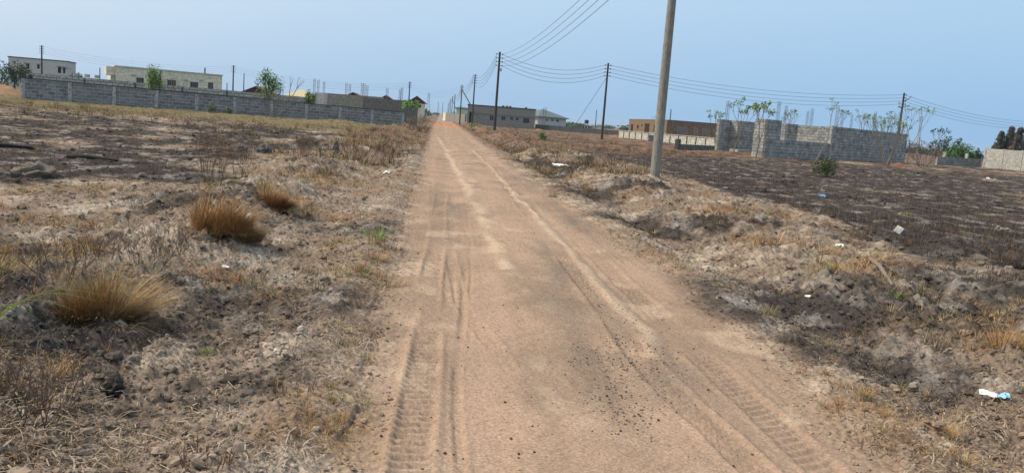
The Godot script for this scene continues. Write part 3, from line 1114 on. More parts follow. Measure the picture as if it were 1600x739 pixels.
func hip_roof(o: Node3D, m: Material, L: float, D: float, y: float, rise: float, over: float, ridge := 0.0) -> void:
	var st := st_new()
	var a := Vector3(-over, y, over); var b := Vector3(L + over, y, over)
	var c := Vector3(L + over, y, -D - over); var d := Vector3(-over, y, -D - over)
	var r0 := Vector3(L * 0.5 - ridge * 0.5, y + rise, -D * 0.5)
	var r1 := Vector3(L * 0.5 + ridge * 0.5, y + rise, -D * 0.5)
	quad(st, a, r0, r1, b); quad(st, c, r1, r0, d)
	tri(st, d, r0, a); tri(st, b, r1, c)
	var f := Vector3(0, -0.18, 0)
	quad(st, a, b, b + f, a + f); quad(st, b, c, c + f, b + f); quad(st, c, d, d + f, c + f); quad(st, d, a, a + f, d + f)
	quad(st, a + f, b + f, c + f, d + f)
	build(st, "roof", m, o)

func gable_roof(o: Node3D, m: Material, x0: float, x1: float, D: float, y: float, rise: float) -> void:
	var st := st_new()
	var xm := (x0 + x1) * 0.5
	var f := Vector3(0, -0.16, 0)
	var a := Vector3(x0, y, 0.3); var b := Vector3(x1, y, 0.3); var t := Vector3(xm, y + rise, 0.3)
	var a2 := Vector3(x0, y, -D); var b2 := Vector3(x1, y, -D); var t2 := Vector3(xm, y + rise, -D)
	quad(st, a, t, t2, a2); quad(st, t, b, b2, t2)
	quad(st, a + f, a2 + f, t2 + f, t + f); quad(st, t + f, t2 + f, b2 + f, b + f)
	quad(st, a, a + f, t + f, t); quad(st, t, t + f, b + f, b)
	tri(st, a2, t2, b2)
	build(st, "roof", m, o)
	st = st_new()
	tri(st, Vector3(x0 + 0.3, y - 0.16, -0.05), Vector3(xm, y + rise - 0.25, -0.05), Vector3(x1 - 0.3, y - 0.16, -0.05))
	build(st, "gable", m, o)
# where a photo pixel meets the front plane (z = 0) of a thing
func on_wall(o: Node3D, px: float, py: float, z := 0.0) -> Vector2:
	var inv := o.transform.affine_inverse()
	var e := inv * EYE
	var r := inv.basis * ray(px, py)
	var p := e + r * ((z - e.z) / r.z)
	return Vector2(p.x, p.y)

func hole(o: Node3D, x0: float, y0: float, x1: float, y1: float) -> Array:
	var p := on_wall(o, x0, y1)
	var q := on_wall(o, x1, y0)
	return [p.x, p.y, q.x, q.y]

func make_structures() -> void:
	# --- the long block wall on the left, and the paler wall on the far side of the same plot
	joint = 0.021
	block_wall("block_wall", "long grey block wall with concrete posts along the field", "", foot(35, 152, 58.0), foot(628, 198, 70.0), 6, 2.75, "block", {"cap": 0.07, "cap_mat": "darkconcrete", "core": "mortar"})
	var bw := block_wall("block_wall", "pale block wall showing its top courses above the long grey wall", "", foot(46, 146, 70.0) + Vector3(0, 0.12, 0), foot(480, 184, 82.0) + Vector3(0, 0.05, 0), 8, 4.2, "pale", {"from": 4, "post": "darkconcrete", "post_extra": -0.1, "post_w": 0.06, "core": "mortar_dark"})
	joint = 0.013
	for px in [118, 135, 151]:
		var s := on_wall(bw, px, 122)
		slab(bw, "post_stub", M.panel, Vector3(s.x - 0.2, 1.843, -0.17), Vector3(s.x + 0.2, 2.1, 0.02))
	# --- far left: grey shell of two storeys
	var a := foot(12, 150, 172.0)
	var b := foot(103, 157, 174.0)
	var o := framed("unfinished_house", "grey two-storey house shell with empty window openings, behind the pale block wall", a, b)
	var L := width_of(a, b)
	var hs := [hole(o, 38.7, 99.5, 44.4, 108.5), hole(o, 56.5, 101, 60.5, 107), hole(o, 89, 104.5, 94, 114), hole(o, 97, 105.5, 100.5, 114.5)]
	shell(o, L, 8.0, 5.9, M.render_grey, hs)
	slab(o, "roof_slab", M.darkconcrete, Vector3(-0.15, 5.903, -8.1), Vector3(L + 0.15, 6.05, 0.12))
	slab(o, "floor_slab", M.concrete, Vector3(0.22, 2.9, -7.75), Vector3(L - 0.22, 3.05, -0.22))
	for h in hs: slab(o, "lintel", M.concrete, Vector3(h[0] - 0.2, h[3] + 0.005, 0.003), Vector3(h[2] + 0.2, h[3] + 0.2, 0.08))
	slab(o, "scaffold_plank", M.bark, Vector3(L - 1.0, 4.55, 0.05), Vector3(L + 0.9, 4.62, 0.25))
	# --- cream bungalow
	a = foot(179, 160, 113.0)
	b = foot(345, 172, 119.0)
	o = framed("cream_bungalow", "long cream bungalow with a flat parapet roof and dark louvred windows", a, b)
	L = width_of(a, b)
	hs = [hole(o, 211.8, 121.8, 223.8, 130), hole(o, 260, 125.5, 274.4, 134), hole(o, 296, 128.6, 308.8, 137.5), hole(o, 324, 129.2, 332.5, 139)]
	var H := on_wall(o, 262, 111).y
	shell(o, L, 9.0, H, M.cream, hs)
	slab(o, "coping", M.render_grey, Vector3(-0.12, H + 0.003, -9.1), Vector3(L + 0.12, H + 0.14, 0.1))
	slab(o, "roof_slab", M.concrete, Vector3(0.21, H - 0.7, -8.79), Vector3(L - 0.21, H - 0.5, -0.21))
	for h in hs: window(o, h[0], h[1], h[2], h[3], 4)
	var ph := on_wall(o, 165, 104.5)
	slab(o, "porch_fascia", M.cream, Vector3(ph.x, H - 1.15, -3.0), Vector3(-0.003, H - 0.06, -0.2))
	slab(o, "porch_column", M.concrete, Vector3(ph.x + 0.55, -0.6, -0.6), Vector3(ph.x + 0.9, H - 1.153, -0.25))
	for px in [[232, 117], [290, 124.5], [314, 125], [208, 116.5], [229, 118.5]]:
		var q := on_wall(o, px[0], px[1])
		slab(o, "wall_hood", M.render_grey, Vector3(q.x - 0.22, q.y - 0.08, 0.003), Vector3(q.x + 0.22, q.y + 0.06, 0.25))
	var vp := on_wall(o, 324, 118)
	var vs := st_new()
	tube(vs, [Vector3(vp.x, H - 0.5, -2.0), Vector3(vp.x, H + 0.95, -2.0)], [0.09, 0.09], 8)
	build(vs, "vent_pipe", M.dark, o)
	# --- houses behind the left wall
	o = framed("brown_roof_house", "brown pitched roof half hidden by the leafy tree behind the long wall", foot(378, 172, 128.0), foot(416, 172, 128.0))
	H = on_wall(o, 397, 134).y
	shell(o, 3.8, 6.0, H - 1.15, M.blockwork)
	gable_roof(o, M.roofbrown, -0.5, 4.3, 6.5, H - 1.13, 1.13)
	o = framed("cream_roof_house", "low house with a cream hipped roof behind the long wall", foot(445, 178, 112.0), foot(482, 178, 112.0))
	shell(o, 3.3, 5.0, 1.75, M.cream)
	hip_roof(o, M.roofcream, 3.3, 5.0, 1.95, 1.0, 0.5, 0.6)
	o = framed("unfinished_house", "roofless block shell with tall rebar, joined to the end of the long wall", foot(490, 188, 86.0), foot(628, 198, 84.0))
	L = width_of(foot(490, 188, 86.0), foot(628, 198, 84.0))
	var xs := on_wall(o, 506, 150).x
	var xd := on_wall(o, 567, 155).x
	H = on_wall(o, 600, 154.5).y
	var st := st_new()
	wall(st, 0, xs, -0.5, H + 0.15, -0.9, 0)
	build(st, "pier", M.render_grey, o)
	st = st_new()
	wall(st, xs - 2.4, xd + 0.3, -0.5, H + 0.25, -6.2, -6.0, [[xd - 0.9, 1.5, xd - 0.3, 2.4]])
	build(st, "rear_wall", M.blockwork, o)
	st = st_new()
	wall(st, xd, L, -0.5, H, -0.2, 0)
	build(st, "front_wall", M.blockdark, o)
	st = st_new()
	wall(st, 0.2, 5.9, -0.5, H, 0, 0.2)
	build(st, "side_wall", M.blockdark, o, Transform3D(Basis(Vector3.UP, PI / 2), Vector3(L - 0.2, 0, 0)))
	st = st_new()
	wall(st, 0.25, 5.9, -0.5, H, 0, 0.2)
	build(st, "side_wall", M.blockwork, o, Transform3D(Basis(Vector3.UP, PI / 2), Vector3(xd + 0.05, 0, 0)))
	for q in [[491, 122, 0], [497, 124, -6], [506, 127.5, -6], [541, 129, -6], [546.5, 131, -6], [565.7, 128.6, -6], [569, 130, 0], [573.5, 133, 0], [605, 136.5, 0], [625, 139, 0], [628, 136, -5]]:
		var z: float = q[2] - 0.1
		var p := on_wall(o, q[0], q[1], z)
		rebar(o, Vector3(p.x, H + 0.1, z), p.y - H - 0.1)
	for q in [["brown_gable_house", "left of two brown gables rising over the dark roofless shell", 532, 567, 552, 144], ["brown_gable_house", "right of two brown gables, lower, over the dark roofless shell", 586, 616, 602, 148.5]]:
		a = foot(q[2], 178, 132.0)
		b = foot(q[3], 180, 132.0)
		o = framed(q[0], q[1], a, b)
		L = width_of(a, b)
		H = on_wall(o, q[4], q[5]).y
		shell(o, L, 6.0, H - 1.1, M.cream)
		gable_roof(o, M.roofbrown, -0.35, L + 0.35, 6.3, H - 1.1, 1.1)
	a = foot(637, 184, 150.0)
	b = foot(662, 184, 150.0)
	o = framed("cream_house", "cream upstairs house with a brown roof beside the leafy papaya", a, b)
	L = width_of(a, b)
	H = on_wall(o, 655, 162).y
	var hw := hole(o, 652.5, 163.5, 658, 168)
	shell(o, L, 5.0, H, M.cream, [hw])
	window(o, hw[0], hw[1], hw[2], hw[3], 2)
	gable_roof(o, M.roofbrown, -0.4, L + 0.4, 5.2, H + 0.1, 1.25)
	# --- water tank on the plot wall
	var w := foot(45.5, 150, 66.0)
	tank("black barrel standing on the corner of the pale block wall", Vector3(w.x, 1.75, w.z), 0.19, 0.5, 0.0)
	# --- steel pylon far off
	pylon(foot(668, 178, 1000.0), 25.0)
	# --- the block house right of the road
	a = foot(729, 196, 153.0)
	b = foot(835, 201, 152.0)
	o = framed("block_house", "long unplastered block house with five dark windows beside the track", a, b)
	L = width_of(a, b)
	hs = [hole(o, 764.7, 181, 771.7, 188.2), hole(o, 783.2, 182.2, 790, 187.7), hole(o, 796.7, 183.2, 801.7, 187.7), hole(o, 805.6, 184, 810.7, 188), hole(o, 817, 185, 827.7, 192.4)]
	var door := hole(o, 729.5, 175, 737, 192)
	door[0] = 0.35
	door[1] = 0.0
	H = on_wall(o, 780, 167.5).y
	shell(o, L, 10.0, H, M.blockwork, hs + [door])
	slab(o, "roof_beam", M.darkconcrete, Vector3(-0.12, H + 0.003, -10.1), Vector3(L + 0.12, H + 0.16, 0.1))
	slab(o, "roof_slab", M.concrete, Vector3(0.21, H - 0.3, -9.79), Vector3(L - 0.21, H - 0.15, -0.21))
	var ly := on_wall(o, 780, 180.5).y
	slab(o, "lintel_band", M.blockdark, Vector3(door[2] + 0.1, ly, 0.003), Vector3(L, ly + 0.12, 0.05))
	for h in hs: window(o, h[0], h[1], h[2], h[3], 2)
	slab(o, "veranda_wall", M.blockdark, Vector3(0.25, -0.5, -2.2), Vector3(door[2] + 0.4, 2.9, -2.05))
	for px in [[786, 0], [792, 0], [797, 0], [822, 0]]:
		var q := on_wall(o, px[0], 170)
		slab(o, "roof_block", M.block1, Vector3(q.x - 0.22, H + 0.165, -0.25), Vector3(q.x + 0.22, H + 0.38, -0.02))
	# compound wall and green house left of it
	o = framed("green_house", "pale green house end showing between the track poles", foot(712, 188, 215.0), foot(731, 188, 215.0))
	shell(o, 3.1, 6.0, 3.4, M.green_paint)
	hip_roof(o, M.roofgrey, 3.1, 6.0, 3.5, 0.3, 0.2, 1.5)
	plain_wall("compound_wall", "low grey compound wall behind the leaning track poles", foot(696, 187, 205.0), foot(726, 194, 165.0), 1.9, "blockwork", 4)
	plain_wall("gate_wall", "small tan wall end beside the track, far down it", foot(691.5, 186, 212.0), foot(696, 187, 208.0), 2.0, "cream", 1)
	plain_wall("boundary_wall", "long low dark wall running right from the block house", foot(837, 201, 156.0), foot(966, 211, 150.0), 1.0, "blockdark", 7)
	# hip-roofed house
	a = foot(840, 195, 205.0)
	b = foot(884, 198, 212.0)
	o = framed("hip_roof_house", "house with a blue-grey hipped roof beyond the low dark wall", a, b)
	L = width_of(a, b)
	H = on_wall(o, 862, 184.3).y
	hs = [hole(o, 853, 186.5, 856.5, 189), hole(o, 861, 186.5, 865.5, 189), hole(o, 869, 187.3, 874, 190.2)]
	shell(o, L, 7.0, H, M.render_grey, hs)
	for h in hs: window(o, h[0], h[1], h[2], h[3], 2)
	hip_roof(o, M.roofgrey, L, 7.0, H + 0.2, on_wall(o, 862, 172, -3.5).y - H - 0.2, 0.5, 0.8)
	for px in [850, 853.5]:
		var q := on_wall(o, px, 168, 1.5)
		slab(o, "scaffold_post", M.bark, Vector3(q.x - 0.06, -0.5, 1.45), Vector3(q.x + 0.06, q.y, 1.57))
	tank("black water tank on a steel stand beyond the low dark wall", foot(916, 200, 200.0), 0.5, 0.9, 1.9)
	# --- brown roofless building
	a = foot(982, 205, 128.0)
	b = foot(1041, 209, 103.0)
	o = framed("brown_ruin", "roofless brown block building with door and window openings", a, b)
	L = width_of(a, b)
	H = on_wall(o, 1030, 188.2).y
	hs = [hole(o, 985.5, 194.4, 990, 204.6), hole(o, 995.5, 195.4, 998.6, 201), hole(o, 1002, 195, 1004.6, 197), hole(o, 1006.6, 193.2, 1015.8, 209), hole(o, 1021, 195.4, 1025, 207)]
	hs[3][1] = 0.0
	var D := 8.5
	shell(o, L, D, H, M.brownblock, hs, [], [[1.3, 0.9, 2.7, 2.25], [3.4, 0.0, 4.1, 2.3], [4.5, 0.0, 5.6, 2.3], [5.9, 0.0, 6.3, 2.3], [6.7, 0.0, 7.9, 2.3]])
	slab(o, "ring_beam", M.brownblock, Vector3(-0.03, H + 0.003, -0.23), Vector3(L + 0.03, H + 0.12, 0.03))
	slab(o, "ring_beam", M.blockdark, Vector3(L - 0.23, H + 0.004, -D - 0.03), Vector3(L + 0.04, H + 0.13, -0.235))
	slab(o, "inner_wall", M.blockwork, Vector3(L - 5.0, -0.3, -D + 0.25), Vector3(L - 4.8, H - 0.4, -0.25))
	slab(o, "column", M.concrete, Vector3(L + 1.1, -0.4, -6.3), Vector3(L + 1.35, 2.3, -6.05))
	# --- white panel wall
	panel_wall(foot(966, 217, 113.0), foot(1118, 237, 79.0))
	# low dark wall with a stub column
	o = framed("low_dark_wall", "low dark foundation wall with a black stub column, before the white panel wall", foot(1058, 240, 64.0), foot(1116, 241, 69.0), "wall")
	L = width_of(foot(1058, 240, 64.0), foot(1116, 241, 69.0))
	slab(o, "footing", M.blockdark, Vector3(0.36, -0.4, -0.2), Vector3(L, 0.5, 0))
	slab(o, "coping", M.concrete, Vector3(0.36, 0.503, -0.22), Vector3(L, 0.55, 0.02))
	slab(o, "stub_column", M.darkconcrete, Vector3(0, -0.4, -0.25), Vector3(0.35, 0.92, 0.08))
	# stack of blocks
	w = foot(1019, 225, 93.0)
	o = thing("block_stack", "small stack of grey blocks at the foot of the white panel wall", "blocks", w)
	for k in 6:
		for j in 2:
			slab(o, "block", M["block%d" % ((k + j) % 4)], Vector3(-0.47 + j * 0.48, k * 0.155 - 0.1, -0.4 + 0.02 * (k % 3)), Vector3(-0.01 + j * 0.48, k * 0.155 + 0.05, 0.02 * (k % 2)))
	make_ruin()
	# --- right-hand boundary walls
	block_wall("block_wall", "low dark block wall with pale stub columns, between shrub and pale wall", "", foot(1464, 264, 76.0), foot(1533, 266, 81.0), 4, 0.0, "block", {"core": "mortar"})
	bw = get_node(NodePath("block_wall_002"))
	for px in [1478, 1513]:
		var s := on_wall(bw, px, 245)
		for k in 2: slab(bw, "stub_column", M.panel, Vector3(s.x - 0.13, 0.923 + 0.24 * k, -0.19), Vector3(s.x + 0.13, 1.155 + 0.24 * k, 0.04))
	block_wall("block_wall", "tall pale block wall ending in a concrete post beyond the burnt field", "", foot(1537, 267, 83.0), foot(1660, 280, 71.0), 9, 3.0, "pale", {"core": "mortar", "post": "concrete", "post_extra": 0.05})
	# laterite heap far left
	heap("soil_mound", "tan heap of dug soil at the left end of the long wall", foot(2, 150, 72.0), 2.4, 1.05, M.tan_soil, 3)
	heap("soil_mound", "small orange soil heap at the left end of the white panel wall", foot(962, 214, 118.0), 1.6, 0.55, M.laterite, 4)
	heap("soil_mound", "small tan soil heap by the corner of the block house", foot(842, 203, 140.0), 1.5, 0.45, M.laterite, 5)
	heap("soil_mound", "reddish soil heap at the foot of the big roofless shell", foot(1405, 263, 62.0), 1.2, 0.35, M.laterite, 6)
	# hills
	hills()

func tank(label: String, where: Vector3, r: float, h: float, stand: float) -> void:
	var o := thing("water_tank", label, "tank", where)
	var s := st_new()
	tube(s, [Vector3(0, stand, 0), Vector3(0, stand + h * 0.85, 0), Vector3(0, stand + h * 0.95, 0), Vector3(0, stand + h, 0)], [r, r, r * 0.8, r * 0.35], 14)
	build(s, "barrel", M.dark, o)
	if stand > 0.0:
		for k in 4:
			s = st_new()
			var c := Vector3([-1, 1, 1, -1][k] * r * 0.7, 0, [-1, -1, 1, 1][k] * r * 0.7)
			tube(s, [c + Vector3(0, -0.4, 0), c + Vector3(0, stand, 0)], [0.05, 0.05], 5)
			build(s, "leg", M.steel, o)

func pylon(where: Vector3, h: float) -> void:
	var o := thing("lattice_pylon", "grey steel lattice pylon far beyond the houses", "pylon", where)
	var half := func(t: float) -> float: return lerpf(h * 0.12, h * 0.02, pow(t, 0.7))
	var s := st_new()
	for k in 4:
		var sx: float = [-1, 1, 1, -1][k]
		var sz: float = [-1, -1, 1, 1][k]
		for j in 8:
			var a: float = half.call(j / 8.0)
			var b: float = half.call((j + 1) / 8.0)
			tube(s, [Vector3(sx * a, h * j / 8.0, sz * a), Vector3(sx * b, h * (j + 1) / 8.0, sz * b)], [0.22, 0.2], 4)
	build(s, "leg_frame", M.steel, o)
	s = st_new()
	for f in 4:
		for j in 8:
			var a: float = half.call(j / 8.0)
			var b: float = half.call((j + 1) / 8.0)
			var p := Vector3([-1, 1, 1, -1][f], 0, [-1, -1, 1, 1][f])
			var q := Vector3([1, 1, -1, -1][f], 0, [-1, 1, 1, -1][f])
			tube(s, [p * a + Vector3(0, h * j / 8.0, 0), q * b + Vector3(0, h * (j + 1) / 8.0, 0)], [0.12, 0.12], 4)
			tube(s, [q * a + Vector3(0, h * j / 8.0, 0), p * b + Vector3(0, h * (j + 1) / 8.0, 0)], [0.12, 0.12], 4)
	build(s, "bracing", M.steel, o)
	for y in [0.78, 0.88, 0.97]:
		s = st_new()
		tube(s, [Vector3(-h * 0.11, h * y, 0), Vector3(0, h * (y + 0.015), 0), Vector3(h * 0.11, h * y, 0)], [0.12, 0.25, 0.12], 4)
		build(s, "crossarm", M.steel, o)

func plain_wall(called: String, label: String, a: Vector3, b: Vector3, h: float, m: String, bays: int) -> void:
	var o := framed(called, label, a, b, "wall")
	var L := width_of(a, b)
	var slope := (b.y - a.y) / L
	for k in bays:
		var st := st_new()
		box(st, Vector3(L * k / bays + 0.1, -0.5, -0.15), Vector3(L * (k + 1) / bays - 0.1, h, 0), slope)
		build(st, "wall_bay", M[m], o)
	for k in bays + 1:
		slab(o, "pier", M[m], Vector3(L * k / bays - 0.11, -0.5, -0.2), Vector3(L * k / bays + 0.11, h + slope * L * k / bays + 0.06, 0.05))

func panel_wall(a: Vector3, b: Vector3) -> void:
	var o := framed("panel_wall", "white precast panel wall with dark posts before the brown building", a, b, "wall")
	var L := width_of(a, b)
	var slope := (b.y - a.y) / L
	var n := 13
	for k in n:
		var x0 := L * k / n + 0.1
		var x1 := L * (k + 1) / n - 0.1
		for j in 4:
			var st := st_new()
			box(st, Vector3(x0, -0.12 + j * 0.28, -0.06), Vector3(x1, 0.145 + j * 0.28, 0.008 * (j % 2)), slope)
			build(st, "panel", M["panel"], o)
		var ps := st_new()
		box(ps, Vector3(x0 - 0.2 + 0.003, -0.4, -0.1), Vector3(x0 - 0.003, 1.02, 0.06), slope)
		build(ps, "post", M.darkconcrete, o)
	var cs := st_new()
	box(cs, Vector3(0, 1.03, -0.1), Vector3(L, 1.09, 0.07), slope)
	build(cs, "coping", M["panel"], o)

func make_ruin() -> void:
	# plan directions: along its fronts (to the right and away) and along its left-facing walls (to the left and away)
	var p0 := foot(1193, 254, 57.0)
	var o := thing("roofless_shell", "big roofless grey block shell with rebar columns across the burnt field", "building", p0, turn_of(Vector3.ZERO, Vector3(0.78, 0, -0.62)))
	# own axes: x along the fronts, z = 0 the front plane, -z back
	var list := []
	var H := 12
	var core := st_new()
	var fr := Transform3D.IDENTITY
	var side := Transform3D(Basis(Vector3.UP, PI / 2), Vector3.ZERO)   # laid along -z
	var x1 := on_wall(o, 1216, 250).x
	var x2 := on_wall(o, 1289, 240).x
	var x3 := on_wall(o, 1298, 240).x
	var x4 := on_wall(o, 1416, 240).x
	# front: pier, low sill, pier, long wall
	lay(list, fr, 0, x1, 0, H, 0, 0.15)
	wall(core, 0.01, x1 - 0.01, -0.5, 2.75, -0.138, -0.012)
	lay(list, fr, x1, x3, 0, 6, 0, 0.15)
	wall(core, x1 - 0.01, x3 + 0.01, -0.5, 1.37, -0.137, -0.013)
	lay(list, fr, x3, x4, 0, H, 0, 0.15, [], 0.46, 0.23, 0.05)
	wall(core, x3 + 0.01, x4 - 0.01, -0.5, 2.7, -0.138, -0.012)
	# left return of the front pier, and the far pieces in steps behind it
	var segs := [
		[side, Vector3(0, 0, -0.15), 0.0, 0.85, H],
		[side, Vector3(x3 + 0.15, 0, -0.15), 0.0, 0.5, H],
		[side, Vector3(x4 - 0.15, 0, -0.15), 0.0, 3.6, H - 4],
	]
	var c := inv_point(o, at(1152, 234, 70.0))
	segs.append([fr, Vector3(c.x, 0, c.z), 0.0, 2.9, H])           # dark face behind the first tree
	segs.append([side, Vector3(c.x, 0, c.z), 0.15, 1.05, H])        # its lit left return
	segs.append([fr, Vector3(c.x - 1.45, 0, c.z - 0.9), 0.0, 1.44, H])
	segs.append([side, Vector3(c.x - 1.45, 0, c.z - 0.9), 0.15, 0.45, H])
	var e := inv_point(o, at(1291, 240, 67.0))
	segs.append([side, Vector3(e.x, 0, e.z), 0.15, 4.4, H])          # lit inner wall seen over the sill
	segs.append([fr, Vector3(e.x, 0, e.z), 0.0, 1.6, H])
	var f := inv_point(o, at(1227, 235, 66.0))
	segs.append([fr, Vector3(f.x, 0, f.z), 0.0, 1.75, H])
	segs.append([side, Vector3(f.x, 0, f.z), 0.15, 0.9, H])
	for s in segs:
		var t: Transform3D = s[0]
		t.origin = s[1]
		if s[0] == side: t.origin.x += 0.15
		lay(list, t, s[2], s[3], 0, s[4], 0, 0.15, [], 0.46, 0.23, 0.03)
		var cs := st_new()
		wall(cs, s[2] + 0.01, s[3] - 0.01, -0.5, s[4] * 0.23 - 0.02, -0.138, -0.012)
		build(cs, "mortar_core", M.mortar_dark, o, t)
	build(core, "mortar_core", M.mortar_dark, o)
	set_blocks(list, "ruin", o)
	slab(o, "floor_slab", M.concrete, Vector3(c.x - 1.2, -0.5, c.z + 0.02), Vector3(c.x + 2.9, 0.32, c.z + 0.9))
	# pale column face beside the long wall
	slab(o, "column", M.concrete, Vector3(x3 - 0.26, -0.4, -0.14), Vector3(x3 - 0.003, 2.8, 0.06))
	# rebar starters above the walls
	for q in [[1139, 157, 0, 0], [1187, 165, -9, 0], [1219, 157, -1, 0], [1230, 164, -9, 0], [1264, 172, -10, 0], [1271, 168, -6, 0], [1311, 165, -0.1, 0], [1319, 171, -6, 0], [1333, 178, -9, 0], [1370, 173, -4, 0], [1409, 174, -0.1, 0], [1442, 180, -3, 0]]:
		var z: float = q[2]
		var p := on_wall(o, q[0], q[1], z)
		var foot_y := 2.72
		rebar(o, Vector3(p.x, foot_y, z), maxf(p.y - foot_y, 0.6))
		if z < -0.5:
			slab(o, "column", M.concrete, Vector3(p.x - 0.12, -0.4, z - 0.12), Vector3(p.x + 0.12, foot_y, z + 0.12))

func inv_point(o: Node3D, p: Vector3) -> Vector3:
	return o.transform.affine_inverse() * p

func heap(called: String, label: String, where: Vector3, r: float, h: float, m: Material, seed_: int) -> void:
	var n := FastNoiseLite.new()
	n.seed = seed_; n.frequency = 0.9
	var st := st_new()
	st.set_smooth_group(0)
	var k := 22
	var g := func(i: int, j: int) -> Vector3:
		var x := (float(i) / k * 2.0 - 1.0) * r
		var z := (float(j) / k * 2.0 - 1.0) * r
		var q := clampf(1.0 - sqrt(x * x + z * z) / r, 0, 1)
		return Vector3(x, h * q * (1.0 + 0.35 * n.get_noise_2d(x + where.x, z)) + 0.12 * q * n.get_noise_2d(x * 4.0, z * 4.0) - 0.06, z)
	for i in k:
		for j in k:
			quad(st, g.call(i, j), g.call(i + 1, j), g.call(i + 1, j + 1), g.call(i, j + 1))
	single(done(st), called, m, label, "soil heap", Transform3D(Basis(), where), "heaps of dug soil")

func hills() -> void:
	for q in [[[900, 197, 912, 195, 925, 193.5, 938, 193, 950, 193.8, 962, 196, 985, 200], 6000.0], [[560, 168, 600, 169, 640, 171, 665, 174, 684, 177.5], 6300.0], [[1000, 198, 1060, 201, 1130, 207, 1180, 214], 6300.0]]:
		var l: Array = q[0]
		var st := st_new()
		st.set_smooth_group(0)
		for k in range(0, l.size() - 2, 2):
			for j in 4:
				var ra := at(lerpf(l[k], l[k + 2], j / 4.0), lerpf(l[k + 1], l[k + 3], j / 4.0), q[1])
				var rb := at(lerpf(l[k], l[k + 2], (j + 1) / 4.0), lerpf(l[k + 1], l[k + 3], (j + 1) / 4.0), q[1])
				quad(st, Vector3(ra.x, -5, ra.z + 350), ra, rb, Vector3(rb.x, -5, rb.z + 350))
				quad(st, ra, Vector3(ra.x, -5, ra.z - 350), Vector3(rb.x, -5, rb.z - 350), rb)
		var o := put(done(st), numbered("hill"), M.hill, self)
		tag(o, "faint low hill on the hazy horizon", "hill", "hills on the horizon", "structure")

